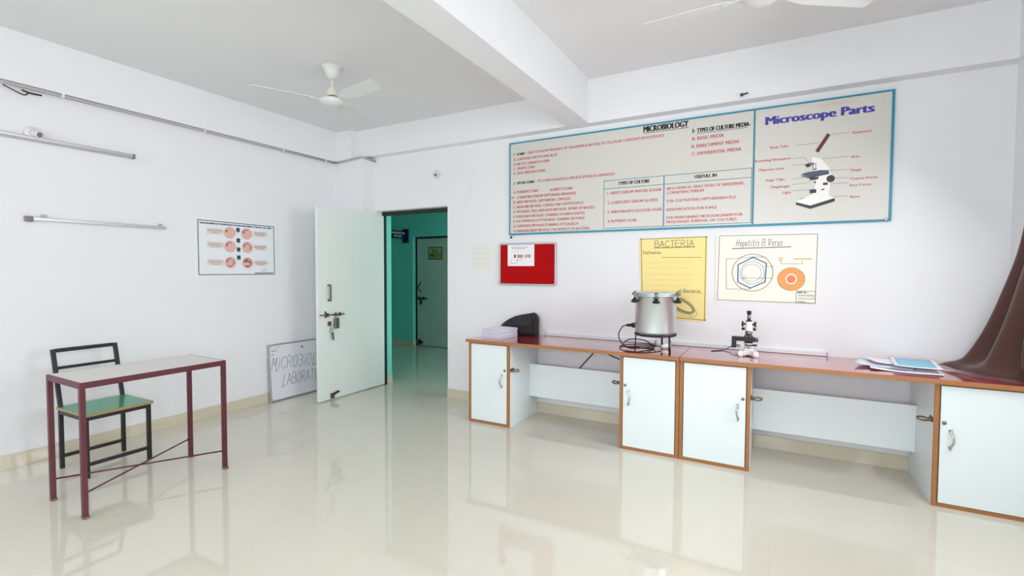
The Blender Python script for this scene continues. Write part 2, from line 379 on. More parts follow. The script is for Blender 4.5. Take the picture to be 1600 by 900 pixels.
window('window_3', 'x', -1.6, 0.4, YR-0.12); window('window_4', 'x', -4.2, -2.2, YR-0.12)
# corridor beyond the doorway
b = MB('teal_paint'); wall_boxes(b, 'x', -9.0, 1.5, 6.85, 7.1, 0, 3.0, [(-5.825, -4.8, 0, 2.0)])
b.box((-5.825, 7.0, 0), (-4.8, 7.1, 2.0)); struct(b.build('wall_corridor'))
b = MB('teal_paint'); b.box((-9.1, YB+0.24, 0), (-9.0, 6.85, 3.0)); struct(b.build('wall_corridor_end'))
b = MB('teal_paint'); b.box((-9.0, YB+0.24, 0), (DX0-0.004, YB+0.252, 2.9)); b.box((DX0-0.004, YB+0.24, DZ), (DX1, YB+0.252, 2.9)); b.box((DX1, YB+0.24, 0), (1.5, YB+0.252, 2.9))
b.box((DX0-0.004, YB+0.13, 0.10), (DX0+0.003, YB+0.252, DZ)); struct(b.build('wall_corridor_near'))
b = MB('ceiling_paint'); b.box((-9.1, YB+0.25, 2.9), (1.5, 7.1, 3.0)); struct(b.build('ceiling_corridor'))
b = MB('skirting_tile'); b.box((-9.0, 6.838, 0), (-5.825, 6.85, 0.10)); b.box((-5.83, 6.838, 0), (-5.813, 6.94, 0.10)); b.box((-4.8, 6.838, 0), (1.5, 6.85, 0.10)); struct(b.build('baseboard_corridor'))
b = MB('skirting_tile'); b.box((DX0, YB+0.13, 0), (DX0+0.012, YB+0.252, 0.10)); struct(b.build('baseboard_doorway'))
# steel door frame
b = MB('frame_black'); b.box((DX0, YB+0.102, 0), (-4.134, YB+0.135, DZ-0.045)); b.box((DX0, YB+0.102, DZ-0.045), (DX1, YB+0.135, DZ)); b.box((DX1-0.006, YB+0.1, 0), (DX1, YB+0.13, DZ-0.045))
struct(b.build('trim_1'))
# the laboratory door, standing open into the room
b = MB('door_paint'); b.box((-4.168, 3.385, 0.012), (-4.14, 4.348, 2.04), None, 0.002); door = struct(b.build('door_1'))
b = MB('dull_metal'); X = -4.14
for z in (1.228, 1.07): b.cyl((X, 3.520, z), (X+0.004, 3.520, z), 0.012); b.cyl((X+0.002, 3.520, z), (X+0.034, 3.520, z), 0.006)
b.bar((X+0.034, 3.520, 1.06), (X+0.034, 3.520, 1.24), 0.022, 0.010, None, 0.003); b.build('handle', door)
b = MB('brass_dark'); b.box((X, 3.468, 0.885), (X+0.008, 3.488, 0.955), None, 0.002)
b.cyl((X+0.014, 3.40, 0.918), (X+0.014, 3.72, 0.912), 0.007)
for y in (3.50, 3.605, 3.66): b.box((X, y-0.006, 0.895), (X+0.024, y+0.006, 0.935), None, 0.002)
b.build('slide_bolt', door)
b = MB('dull_metal'); b.tube(smooth_path([(X+0.026, 3.592, 0.875), (X+0.026, 3.592, 0.91), (X+0.026, 3.605, 0.93), (X+0.026, 3.618, 0.91), (X+0.026, 3.618, 0.875)], 4), 0.004)
b.box((X+0.012, 3.575, 0.765), (X+0.036, 3.635, 0.875), None, 0.005); b.build('hanging_plate', door)
b = MB('brass_dark'); b.box((X, 3.505, 0.80), (X+0.014, 3.545, 0.845), None, 0.003)
b.cyl((X+0.004, 3.525, 0.822), (X+0.02, 3.525, 0.822), 0.012); b.tube([(X+0.024, 3.535+0.022*math.cos(a/10*2*math.pi), 0.745+0.022*math.sin(a/10*2*math.pi)) for a in range(10)], 0.003, None, 6, True)
b.bar((X+0.02, 3.533, 0.80), (X+0.024, 3.535, 0.765), 0.006, 0.004); b.build('lock', door)
b = MB('chrome'); b.bar((X+0.022, 3.540, 0.725), (X+0.022, 3.535, 0.66), 0.008, 0.003)
b.bar((X+0.026, 3.553, 0.725), (X+0.026, 3.562, 0.645), 0.018, 0.004, 'key_blue'); b.build('key', door)
b = MB('brass_dark'); b.box((X, 3.53, 0.02), (X+0.02, 3.575, 0.075), None, 0.004); b.bar((X+0.012, 3.555, 0.06), (X+0.03, 3.625, 0.085), 0.03, 0.02, 'rubber', 0.006); b.build('door_stop', door)
# the grey door across the corridor
b = MB('door_grey'); b.box((-5.80, 6.945, 0.01), (-4.805, 6.985, 1.98), None, 0.002); d2 = struct(b.build('door_2'))
b = MB('frame_black'); b.box((-5.825, 6.93, 0), (-5.795, 6.99, 2.0)); b.box((-5.795, 6.93, 1.97), (-4.8, 6.99, 2.0)); b.box((-4.81, 6.93, 0), (-4.8, 6.99, 1.97)); b.box((-5.34, 6.91, 1.99), (-5.26, 6.94, 2.02)); b.build('door_frame', d2)
b = MB('frame_black'); b.tube(smooth_path([(-5.70, 6.945, 1.17), (-5.73, 6.90, 1.11), (-5.73, 6.90, 1.05), (-5.70, 6.945, 0.99)], 5), 0.010); b.build('handle', d2)
b = MB('frame_black'); b.cyl((-5.80, 6.925, 0.885), (-5.55, 6.925, 0.875), 0.011)
for x in (-5.74, -5.64): b.box((x-0.012, 6.915, 0.855), (x+0.012, 6.945, 0.905))
b.box((-5.72, 6.915, 0.76), (-5.685, 6.938, 0.86), None, 0.006); b.build('slide_bolt', d2)
b = MB('frame_black'); b.box((-5.76, 6.91, 0.05), (-5.66, 6.945, 0.09), None, 0.006); b.box((-5.76, 6.92, 0.02), (-5.72, 6.945, 0.12)); b.build('door_stop', d2)
# note and sign in the corridor
b = MB('note_olive'); b.box((-5.535, 6.938, 1.585), (-5.215, 6.944, 1.815)); p = Print(b, (-5.535, 6.938, 1.585), (1, 0, 0), (0, 0, 1), 0.001)
p.line([(0.01,0.01),(0.31,0.01),(0.31,0.22),(0.01,0.22)], 0.014, 'ink_black', True)
p.text('B.Sc', 0.085, 0.225, 0.135, 0.055, 'ink_black', 0.1); p.line([(0.07,0.118),(0.26,0.112)], 0.008, 'ink_black'); p.text('MLT I', 0.045, 0.275, 0.04, 0.06, 'ink_black', 0.15)
tag(b.build('paper_note'), 'olive paper note with black border on the grey corridor door', 'note')
sg = thing('wall_sign', 'navy blue projecting sign on the teal corridor wall', 'sign', (-5.98, 6.85, 2.02))
b = MB('sign_navy'); b.box((-0.07, -0.02, -0.125), (0.07, -0.002, 0.125), None, 0.004); b.build('mounting_plate', sg)
b = MB('sign_navy'); b.box((-0.006, -0.44, -0.055), (0.006, -0.02, 0.085), None, 0.002); p = Print(b, (0.006, -0.44, -0.055), (0, 1, 0), (0, 0, 1), 0.001)
p.text('DEMONSTRATION', 0.03, 0.40, 0.085, 0.03, 'ink_white', 0.1); p.text('ROOM', 0.12, 0.31, 0.03, 0.03, 'ink_white', 0.1); b.build('sign_blade', sg)

# ================================================================== counter
ZT = 0.763; YF = 3.68
def worktop(name, label, x0, x1):
    t = thing(name, label, 'worktop', ((x0+x1)/2, 3.95, ZT), 0, 'worktops along the back wall'); h = (x1-x0)/2
    b = MB('worktop_red'); b.box((-h, 3.657-3.95, -0.024), (h, YB-0.001-3.95, 0.0), None, 0.001); b.build('top_panel', t)
    e = MB('edge_band'); e.box((-h, 3.651-3.95, -0.026), (h, 3.657-3.95, -0.001), None, 0.001)
    if x0 < -2: e.box((-h-0.006, 3.651-3.95, -0.026), (-h, YB-0.002-3.95, -0.001), None, 0.001)
    e.build('edge_strip', t)
worktop('worktop', 'glossy dark red worktop under the pot, left length of the counter', -2.478, -0.607)
worktop('worktop', 'glossy dark red worktop under the microscope, right length of the counter', -0.603, XR-0.001)
def cabinet(label, x0, x1, side, hasp):
    """side = where handle and lock sit (-1 left edge, 1 right edge); hasp on the outer side there"""
    t = thing('cabinet', label, 'cabinet', ((x0+x1)/2, (YF+YB)/2, 0), 0, 'white cabinets under the counter')
    cx = (x0+x1)/2; cy = (YF+YB)/2; h = (x1-x0)/2; f = YF-cy; bk = YB-0.014-cy; zt = ZT-0.027
    b = MB('laminate'); k = 0.018
    b.box((-h, f+0.012, 0.0), (-h+k, bk, zt)); b.box((h-k, f+0.012, 0.0), (h, bk, zt)); b.box((-h+k, f+0.03, 0.0), (h-k, bk, k)); b.box((-h+k, f+0.03, zt-k), (h-k, bk, zt)); b.box((-h+k, bk-0.008, k), (h-k, bk, zt-k))
    b.build('carcass', t)
    e = MB('edge_band')
    e.box((-h, f, 0.0), (-h+0.024, f+0.012, zt), None, 0.0015); e.box((h-0.024, f, 0.0), (h, f+0.012, zt), None, 0.0015)
    e.box((-h+0.024, f, 0.0), (h-0.024, f+0.012, 0.022), None, 0.0015); e.box((-h+0.024, f, zt-0.01), (h-0.024, f+0.012, zt), None, 0.0015)
    e.build('face_frame', t)
    d = MB('laminate'); dx0, dx1 = -h+0.029, h-0.029; d.box((dx0, f-0.004, 0.026), (dx1, f+0.012, zt-0.013), None, 0.0015)
    do = d.build('door', t)
    hx = (h-0.075)*side; m = MB('chrome'); zs = (0.362, 0.462)
    for z in zs: m.cyl((hx, f-0.004, z), (hx, f-0.007, z), 0.008); m.cyl((hx, f-0.005, z), (hx, f-0.02, z), 0.005)
    m.tube(smooth_path([(hx, f-0.016, 0.352), (hx, f-0.022, 0.366), (hx-side*0.010, f-0.034, 0.412), (hx, f-0.022, 0.458), (hx, f-0.016, 0.472)], 5), 0.006); m.build('handle', do)
    lx = (h-0.046)*side; m = MB('dull_metal'); m.lathe([(0.011, 0), (0.011, 0.004), (0.008, 0.008), (0.003, 0.008)], None or (0, 0, 0), None, 16, Matrix.Translation((lx, f-0.004, 0.505)) @ Matrix.Rotation(math.pi/2, 4, 'X')); m.build('lock', do)
    hs = h*side; m = MB('brass_dark'); q = side
    m.box(tuple(min(a, c) for a, c in zip((hs, f+0.015, 0.496), (hs+q*0.006, f+0.075, 0.524))), tuple(max(a, c) for a, c in zip((hs, f+0.015, 0.496), (hs+q*0.006, f+0.075, 0.524))))
    m.cyl((hs, f+0.03, 0.510), (hs+q*0.02, f+0.03, 0.510), 0.012)
    m.tube([(hs+q*(0.044+0.026*math.cos(a/14*2*math.pi)), f+0.035+0.012*math.cos(a/14*2*math.pi), 0.508+0.010*math.sin(a/14*2*math.pi)) for a in range(14)], 0.0055, None, 6, True); m.build('hasp', t)
cabinet('white cabinet at the left end of the counter under the booklets', -2.466, -2.037, 1, 1)
cabinet('white cabinet under the pot, left of the joined pair', -1.053, -0.607, -1, 1)
cabinet('white cabinet under the microscope, right of the joined pair', -0.603, -0.134, 1, 1)
cabinet('white cabinet at the right end of the counter below the brown curtain', 0.842, XR-0.002, -1, 1)
def modesty(label, x0, x1, za, zb):
    b = MB('laminate'); b.box((x0+0.001, 4.07, za), (x1-0.001, 4.088, zb), None, 0.001)
    tag(b.build('modesty_panel'), label, 'panel', 'panels between the cabinets')
modesty('white panel bridging the gap left of the pot cabinet', -2.037, -1.053, 0.20, 0.508)
modesty('white panel bridging the gap right of the microscope cabinet', -0.134, 0.842, 0.19, 0.503)
# cables behind the left panel
b = MB('cord_black'); b.tube(smooth_path([(-1.40, 4.243, 0.73), (-1.44, 4.243, 0.66), (-1.56, 4.243, 0.52), (-1.64, 4.243, 0.42)], 6), 0.005); tag(b.build('cable'), 'long dark cable slanting down the wall behind the left panel', 'cable')
b = MB('cord_black'); b.tube(smooth_path([(-1.42, 4.243, 0.73), (-1.37, 4.243, 0.66), (-1.29, 4.243, 0.62), (-1.20, 4.243, 0.59)], 6), 0.005); tag(b.build('cable'), 'short dark cable on the wall just left of the pot cabinet', 'cable')
# white trunking along the back of the worktop
def trunking(label, x0, x1):
    t = thing('cable_trunking', label, 'trunking', ((x0+x1)/2, YB, ZT), 0, 'white trunking at the back of the counter'); h = (x1-x0)/2
    b = MB('trunk_grey'); b.box((-h, -0.028, 0.003), (h, -0.001, 0.030), None, 0.002); b.box((-h, -0.026, 0.0), (h, -0.001, 0.003), 'ink_grey'); b.build('channel', t)  # grey strip under the channel is its shadow line, put in as colour
    e = MB('ink_grey'); e.box((-h-0.004, -0.028, 0), (-h, -0.001, 0.031)); e.build('end_cap', t)
    e = MB('ink_grey'); e.box((h, -0.028, 0), (h+0.004, -0.001, 0.031)); e.build('end_cap', t)
trunking('white cable trunking on the worktop between bag and pot', -1.94, -0.90)
trunking('white cable trunking on the worktop behind the microscope', -0.77, 0.345)

# ================================================================== wall boards and posters
BW, BH = 3.055, 0.912
tb = thing('wall_board', 'long white microbiology board in a thin teal frame high on the back wall', 'board', (-2.353, YB, 1.746))
b = MB('board_face'); b.box((0.012, -0.014, 0.012), (BW-0.012, -0.004, BH-0.012)); p = Print(b, (0, -0.014, 0), (1, 0, 0), (0, 0, 1), 0.0006)
TEXTS = [
 ('1 -', 0.0462, 0.0721, 0.7858, 0.0239, 'k') ,
 ('STAINS', 0.0813, 0.1715, 0.783, 0.0237, 'k') ,
 ('- USED TO SHOW PRESENCE OF ORGANISM & NATURE OF CELLULAR CONTENTS IN EXUDATES', 0.1819, 1.4992, 0.7855, 0.0232, 'r') ,
 ("A. LOEFFLER'S METHYLENE BLUE", 0.0464, 0.517, 0.7327, 0.0247, 'r') ,
 ('B. DILUTE CARBALFUCHSIN', 0.0466, 0.4333, 0.6858, 0.0248, 'r') ,
 ("C. GRAM'S STAIN", 0.0468, 0.2814, 0.6424, 0.0251, 'r') ,
 ('D. ZEAL NEELSEN STAIN', 0.047, 0.3913, 0.597, 0.0249, 'r') ,
 ('2 -', 0.0475, 0.0765, 0.4986, 0.024, 'k') ,
 ('SPECIAL STAINS', 0.0856, 0.2793, 0.4999, 0.0237, 'k') ,
 ('- TO STAIN FLAGELLA,CAPSULES SPORES & GRANULES -', 0.2939, 1.091, 0.5016, 0.0237, 'r') ,
 ("A. PONDER'S STAIN", 0.0478, 0.3163, 0.4102, 0.0251, 'r') ,
 ("ALBERT'S STAIN", 0.4423, 0.6728, 0.4065, 0.0242, 'r') ,
 ('CORNEYBACTERIUM DIPTHERIAE GRANULES', 0.0832, 0.7081, 0.3577, 0.0246, 'r') ,
 ("B. HISS'S METHOD- DIPTHEROID CAPSULES", 0.0482, 0.6547, 0.3109, 0.0246, 'r') ,
 ('C. INDIA INK METHOD- CAPSULE AND CRYPTOCOCCI', 0.0485, 0.7807, 0.2633, 0.0245, 'r') ,
 ("D. MODIFIED ZEAL-NEELSEN'S METHOD- SPORE OF BACILLI", 0.0487, 0.8892, 0.2168, 0.0243, 'r') ,
 ("E. FONTANA'S METHOD- STAINING OF SPIROCHAETES", 0.0489, 0.7974, 0.168, 0.0245, 'r') ,
 ('F. LACTOPHENOLCOTTON BLUE- STAINING OF FUNGI', 0.0491, 0.7912, 0.123, 0.0245, 'r') ,
 ("G. LOEFFLER'S METHOD-STAINING OF FLAGELLA", 0.0493, 0.7347, 0.0745, 0.0246, 'r') ,
 ('H. HANGING DROP METHOD- FOR MOTILITY OF BACTERIA', 0.0495, 0.8458, 0.027, 0.0245, 'r') ,
 ('MICROBIOLOGY', 1.3243, 1.6964, 0.8454, 0.0487, 'k') ,
 ('3-', 1.7221, 1.7514, 0.7869, 0.0321, 'k') ,
 ('TYPES OF CULTURE MEDIA-', 1.7603, 2.1585, 0.7846, 0.0338, 'k') ,
 ('A. BASIC MEDIA', 1.723, 1.9679, 0.7248, 0.0264, 'r') ,
 ('B. ENRICHMENT MEDIA', 1.724, 2.0796, 0.6618, 0.0263, 'r') ,
 ('C. DIFFERENTIAL MEDIA', 1.725, 2.096, 0.6005, 0.0262, 'r') ,
 ('TYPES OF CULTURE', 1.1085, 1.3851, 0.4095, 0.0287, 'k') ,
 ('USEFULL IN', 1.7494, 1.9199, 0.4117, 0.0268, 'k') ,
 ("1. HISSE'S SERUM WATER SUGAR", 1.0104, 1.4847, 0.3308, 0.0235, 'r') ,
 ("2. LOEFFLER'S SERUM SLOPES", 1.0114, 1.4541, 0.245, 0.0236, 'r') ,
 ("3. SABOURAUD'S GLUCOSE AGAR", 1.0123, 1.4913, 0.1631, 0.0236, 'r') ,
 ('4. NUTRIENT AGAR', 1.0132, 1.2765, 0.0808, 0.0239, 'r') ,
 ('BIOCHEMICAL REACTION OF NEISSERIAE,', 1.531, 2.1251, 0.3338, 0.0219, 'r') ,
 ('CORNEYBACTERIUM', 1.5299, 1.8233, 0.2976, 0.0224, 'r') ,
 ('FOR CULTIVATING DIPTHERIABACILLI', 1.5292, 2.061, 0.228, 0.0221, 'r') ,
 ('IDENTIFICATION FOR FUNGI', 1.5303, 1.9221, 0.1552, 0.0224, 'r') ,
 ('FOR MAINTAINING MICROORGANISM FOR', 1.5297, 2.1154, 0.0873, 0.022, 'r') ,
 ('PROLONGED SURRIVAL OF CULTURES', 1.5302, 2.0736, 0.0515, 0.0221, 'r') ,
 ('Microscope Parts', 2.2594, 2.9444, 0.7751, 0.0603, 'p') ,
 ('Eyepiece', 2.8184, 2.9276, 0.6363, 0.0171, 'r') ,
 ('Body Tube', 2.299, 2.4188, 0.5891, 0.0183, 'r') ,
 ('Revolving Nosepiece', 2.1951, 2.4357, 0.496, 0.0185, 'r') ,
 ('Arm', 2.8116, 2.861, 0.464, 0.0172, 'r') ,
 ('Objective Lens', 2.2193, 2.3912, 0.4238, 0.0185, 'r') ,
 ('Stage', 2.8113, 2.8791, 0.369, 0.0173, 'r') ,
 ('Stage Clips', 2.27, 2.3996, 0.3413, 0.0185, 'r') ,
 ('Coarse Focus', 2.8111, 2.9706, 0.3077, 0.0172, 'r') ,
 ('Diaphragm', 2.3071, 2.4346, 0.2863, 0.0185, 'r') ,
 ('Fine Focus', 2.8105, 2.9353, 0.2604, 0.0172, 'r') ,
 ('Light', 2.3866, 2.4458, 0.2387, 0.0183, 'r') ,
 ('Base', 2.8142, 2.8713, 0.178, 0.0173, 'r') ,
]
INK = {'r': ('ink_red', 0.07), 'k': ('ink_black', 0.15), 'p': ('ink_navy', 0.20)}
for st, u0, u1, v, h, c in TEXTS: p.text(st, u0, u1, v, h, *INK[c])
# worn tan patch near the top edge, right of the title
p.rect(2.60, 0.855, 2.82, 0.878, 'stain_tan'); p.rect(2.98, 0.83, 2.995, 0.87, 'stain_tan')
p.rect(1.3243, 0.834, 1.6964, 0.8385, 'ink_black'); p.rect(1.7604, 0.774, 2.1415, 0.7775, 'ink_black')
p.line([(0.0135, 0.372), (0.045, 0.372)], 0.004, 'ink_black'); p.poly([(0.04, 0.364), (0.055, 0.372), (0.04, 0.380)], 'ink_black')
for q in ([(0.978, 0.456), (2.173, 0.456)], [(0.978, 0.030), (2.173, 0.030)], [(0.978, 0.456), (0.978, 0.030)], [(2.173, 0.456), (2.173, 0.030)], [(0.978, 0.384), (2.173, 0.384)]): p.line(q, 0.005, 'ink_teal')
p.line([(1.505, 0.456), (1.505, 0.030)], 0.009, 'ink_teal'); p.rect(2.179, 0.012, 2.193, 0.90, 'ink_teal')
for q in ([(2.6848, 0.6481), (2.8047, 0.6485)], [(2.4578, 0.595), (2.6138, 0.5971)], [(2.4469, 0.4983), (2.5214, 0.5009), (2.5448, 0.471)], [(2.6386, 0.4777), (2.8028, 0.4774)], [(2.4516, 0.4488), (2.5317, 0.4481)], [(2.6846, 0.387), (2.8051, 0.3836)], [(2.4482, 0.3466), (2.5183, 0.3489)], [(2.7191, 0.327), (2.8022, 0.3248)], [(2.4491, 0.3037), (2.5483, 0.3104), (2.5643, 0.3238)], [(2.6764, 0.2893), (2.8031, 0.288)], [(2.4483, 0.2567), (2.5631, 0.2564)], [(2.6917, 0.1947), (2.7985, 0.1944)]): p.line(q, 0.0028, 'ink_grey')
p.poly([(2.5713, 0.4976), (2.6253, 0.4813), (2.6797, 0.4133), (2.6942, 0.3499), (2.6844, 0.2056), (2.5781, 0.1921), (2.60, 0.30), (2.585, 0.42)], 'ink_white')
p.poly([(2.4762, 0.1724), (2.5702, 0.1398), (2.7215, 0.1864), (2.66, 0.215), (2.57, 0.215)], 'ink_white'); p.l = 2
p.poly([(2.6653, 0.6609), (2.6848, 0.645), (2.6136, 0.5242), (2.5928, 0.5391)], 'ink_maroon')
p.poly([(2.5272, 0.4443), (2.5631, 0.4585), (2.5727, 0.4345), (2.5459, 0.4214)], 'ink_dark'); p.poly([(2.5587, 0.4569), (2.5921, 0.4514), (2.5861, 0.4373), (2.5636, 0.4375)], 'ink_grey')
p.line([(2.5795, 0.4527), (2.5835, 0.405)], 0.004, 'ink_dark'); p.line([(2.5974, 0.4508), (2.6, 0.405)], 0.004, 'ink_dark'); p.rect(2.583, 0.40, 2.604, 0.408, 'ink_dark')
p.poly([(2.5031, 0.3726), (2.533, 0.3857), (2.6272, 0.3956), (2.6804, 0.3901), (2.6826, 0.3684), (2.5565, 0.3498)], 'ink_slate')
p.poly([(2.5031, 0.3666), (2.5565, 0.3498), (2.6826, 0.3684), (2.6826, 0.3620), (2.5565, 0.3420), (2.51, 0.358)], 'ink_dark')
p.poly([(2.5611, 0.3462), (2.6194, 0.3482), (2.6153, 0.3309), (2.5886, 0.3259), (2.5615, 0.3283)], 'ink_dark')
p.disc(2.693, 0.327, 0.026, 0.026, 'ink_dark'); p.poly([(2.6453, 0.3002), (2.6752, 0.3018), (2.6765, 0.283), (2.6474, 0.2833)], 'ink_dark')
p.poly([(2.5631, 0.2564), (2.6053, 0.2584), (2.606, 0.2301), (2.5637, 0.229)], 'ink_dark'); p.rect(2.592, 0.302, 2.602, 0.317, 'ink_dark')
p.poly([(2.6348, 0.253), (2.6568, 0.2596), (2.6553, 0.2493), (2.6376, 0.2465)], 'ink_dark')
p.poly([(2.4762, 0.1692), (2.5702, 0.1377), (2.7215, 0.1843), (2.7221, 0.1595), (2.5708, 0.1134), (2.4924, 0.1446), (2.4785, 0.1476)], 'ink_dark')
p.line([(2.50, 0.19), (2.53, 0.196)], 0.004, 'ink_grey')
b.build('panel', tb)
b = MB('board_teal'); e = 0.016
b.box((0, -0.02, 0), (BW, 0, e), None, 0.002); b.box((0, -0.02, BH-e*0.8), (BW, 0, BH), None, 0.002); b.box((0, -0.02, e), (0.010, 0, BH-e*0.8), None, 0.002); b.box((BW-e, -0.02, e), (BW, 0, BH-e*0.8), None, 0.002); b.build('frame', tb)
b = MB('chrome'); b.lathe([(0.009, 0), (0.009, 0.003), (0.004, 0.005)], (0, 0, 0), None, 12, Matrix.Translation((BW-0.03, -0.02, 0.012)) @ Matrix.Rotation(math.pi/2, 4, 'X')); b.build('screw', tb)

# red felt notice board with a pinned sheet
tr = thing('notice_board', 'small red felt notice board in rounded aluminium frame', 'board', (-2.47, YB, 1.245)); RW, RH = 0.632, 0.42
b = MB('red_felt'); b.box((0.016, -0.012, 0.016), (RW-0.016, -0.002, RH-0.016)); b.build('felt_panel', tr)
b = MB('alu'); b.box((0.03, -0.02, 0), (RW-0.03, 0, 0.017), None, 0.003); b.box((0.03, -0.02, RH-0.017), (RW-0.03, 0, RH), None, 0.003); b.box((0, -0.02, 0.03), (0.017, 0, RH-0.03), None, 0.003); b.box((RW-0.017, -0.02, 0.03), (RW, 0, RH-0.03), None, 0.003); b.build('frame', tr)
for cx, cz, a0 in ((0.03, 0.03, 180), (RW-0.03, 0.03, 270), (RW-0.03, RH-0.03, 0), (0.03, RH-0.03, 90)):
    b = MB('pvc_grey'); o_ = [math.radians(a0+9*k) for k in range(11)]
    pl = [(cx+0.031*math.cos(a), -0.021, cz+0.031*math.sin(a)) for a in o_] + [(cx+0.012*math.cos(a), -0.021, cz+0.012*math.sin(a)) for a in reversed(o_)]
    b.prism(pl, (0, 0.021, 0)); b.build('corner_cap', tr)
b = MB('paper'); b.box((-2.37, YB-0.0145, 1.437), (-2.073, YB-0.0125, 1.651)); p = Print(b, (-2.47, YB-0.0145, 1.243), (1, 0, 0), (0, 0, 1), 0.0005)
p.line([(0.146, 0.381), (0.331, 0.380)], 0.004, 'ink_grey'); p.line([(0.150, 0.368), (0.30, 0.366)], 0.004, 'ink_grey'); p.line([(0.14, 0.345), (0.30, 0.345)], 0.003, 'mark_pale'); p.line([(0.14, 0.335), (0.26, 0.334)], 0.003, 'mark_pale')
p.rect(0.173, 0.276, 0.192, 0.307, 'ink_dark')
for k in range(4): p.rect(0.21+k*0.016, 0.275, 0.221+k*0.016, 0.307, 'swatch_brown')
for k in range(5): p.rect(0.289+k*0.0135, 0.275, 0.2985+k*0.0135, 0.308, 'swatch_gold')
p.rect(0.345, 0.275, 0.353, 0.308, 'ink_dark')
for q in ([(0.145, 0.255), (0.145, 0.222)], [(0.205, 0.266), (0.205, 0.228)], [(0.255, 0.262), (0.255, 0.25)], [(0.145, 0.222), (0.20, 0.222)], [(0.205, 0.255), (0.25, 0.255)]): p.line(q, 0.003, 'ink_grey')
tag(b.build('paper_notice'), 'white printed sheet pinned on the red notice board', 'paper')

# pale paper left of the red board
b = MB('paper_pale'); b.box((-2.79, YB-0.003, 1.402), (-2.565, YB-0.0005, 1.638)); p = Print(b, (-2.79, YB-0.003, 1.402), (1, 0, 0), (0, 0, 1), 0.0005)
for v in (0.155, 0.10, 0.045): 
    p.squiggle(0.03, 0.12, v, 0.03, 0.004, 'mark_pale', 9); p.squiggle(0.13, 0.20, v, 0.02, 0.004, 'mark_pale', 7)
p.line([(0.012, 0.01), (0.012, 0.225)], 0.004, 'mark_pale'); p.line([(0.012, 0.225), (0.21, 0.222)], 0.003, 'mark_pale')
tag(b.build('wall_paper_note'), 'very pale square paper note between doorway and red board', 'note')

# yellow BACTERIA chart
b = MB('paper_yellow'); YP = YB-0.004
b.prism([(-1.053, YP, 1.675), (-0.493, YP, 1.680), (-0.496, YP, 0.973), (-1.026, YP, 0.990)], (0, 0.003, 0)); p = Print(b, (-1.06, YP, 0.985), (1, 0, 0), (0, 0, 1), 0.0005)
p.line([(0.0228, 0.6846), (0.5538, 0.6895), (0.5522, 0.0012), (0.044, 0.0269)], 0.006, 'pencil', True)
for u, v in ((0.0228, 0.6846), (0.5538, 0.6875), (0.5522, 0.0022)): p.disc(u, v, 0.012, 0.006, 'pencil', 10)
p.pen('BACTERIA', 0.142, 0.468, 0.614, 0.052, 0.005, 'pencil'); p.line([(0.136, 0.606), (0.467, 0.609)], 0.007, 'pencil')
p.pen('Defination', 0.043, 0.195, 0.556, 0.022, 0.004, 'pencil'); p.line([(0.197, 0.524), (0.52, 0.5206)], 0.004, 'pencil')
for k in range(5): p.line([(0.06, 0.48-k*0.05), (0.45, 0.482-k*0.05)], 0.002, 'olive_light')
p.pen('of Bacteria', 0.34, 0.515, 0.232, 0.022, 0.004, 'pencil'); p.line([(0.32, 0.228), (0.53, 0.228)], 0.003, 'pencil')
ell = lambda cu, cv, a, bb, th, n=40: [(cu+a*math.cos(t)*math.cos(th)-bb*math.sin(t)*math.sin(th), cv+a*math.cos(t)*math.sin(th)+bb*math.sin(t)*math.cos(th)) for t in [2*math.pi*i/n for i in range(n)]]
p.line(ell(0.37, 0.12, 0.105, 0.042, -0.5), 0.013, 'olive', True); p.line(ell(0.37, 0.12, 0.118, 0.055, -0.5), 0.004, 'pencil', True); p.line(ell(0.37, 0.12, 0.095, 0.033, -0.5), 0.003, 'pencil', True)
for k in range(12):
    u = 0.33+k*0.011; p.line([(u, 0.088-k*0.0045), (u+0.004, 0.062-k*0.0035)], 0.003, 'olive')
p.line([(q.x, q.y) for q in smooth_path([(0.36, 0.035, 0), (0.42, 0.022, 0), (0.47, 0.022, 0), (0.492, 0.05, 0), (0.485, 0.075, 0), (0.465, 0.08, 0)], 4)], 0.003, 'pencil')
tag(b.build('wall_chart'), 'yellow hand-drawn bacteria chart behind the silver pot', 'poster')

# white virus chart
b = MB('paper_cream'); b.prism([(-0.432, YP, 1.703), (0.275, YP, 1.682), (0.275, YP, 1.149), (-0.427, YP, 1.145)], (0, 0.003, 0)); p = Print(b, (-0.43, YP, 1.147), (1, 0, 0), (0, 0, 1), 0.0005)
p.line([(0.0254, 0.5316), (0.6998, 0.5252), (0.6946, 0.0063), (0.0179, 0.0119)], 0.0045, 'pencil_grey', True)
p.pen('Hepatitis B Verus', 0.148, 0.475, 0.446, 0.05, 0.0038, 'pencil_grey', 0.15); p.line([(0.1207, 0.4268), (0.5283, 0.4333)], 0.007, 'pencil_grey')
hx = [(0.2722, 0.3555), (0.3661, 0.3082), (0.3598, 0.164), (0.258, 0.1119), (0.1665, 0.1598), (0.1665, 0.2984)]
p.poly(hx, 'pale_blue'); p.l = 2
p.disc(0.268, 0.233, 0.084, 0.089, 'paper_cream'); p.l = 3
p.line(hx, 0.008, 'crayon_blue', True); p.ringl(0.2682, 0.235, 0.144, 0.146, 0.004, 'crayon_brown', 48)
p.ringl(0.2683, 0.233, 0.084, 0.089, 0.003, 'pencil_grey'); p.ringl(0.264, 0.233, 0.069, 0.069, 0.003, 'pencil')
p.disc(0.5353, 0.187, 0.09, 0.087, 'crayon_orange'); p.l = 4
p.ringl(0.5353, 0.187, 0.09, 0.087, 0.003, 'pencil'); p.disc(0.5353, 0.187, 0.041, 0.043, 'paper_cream'); p.l = 5
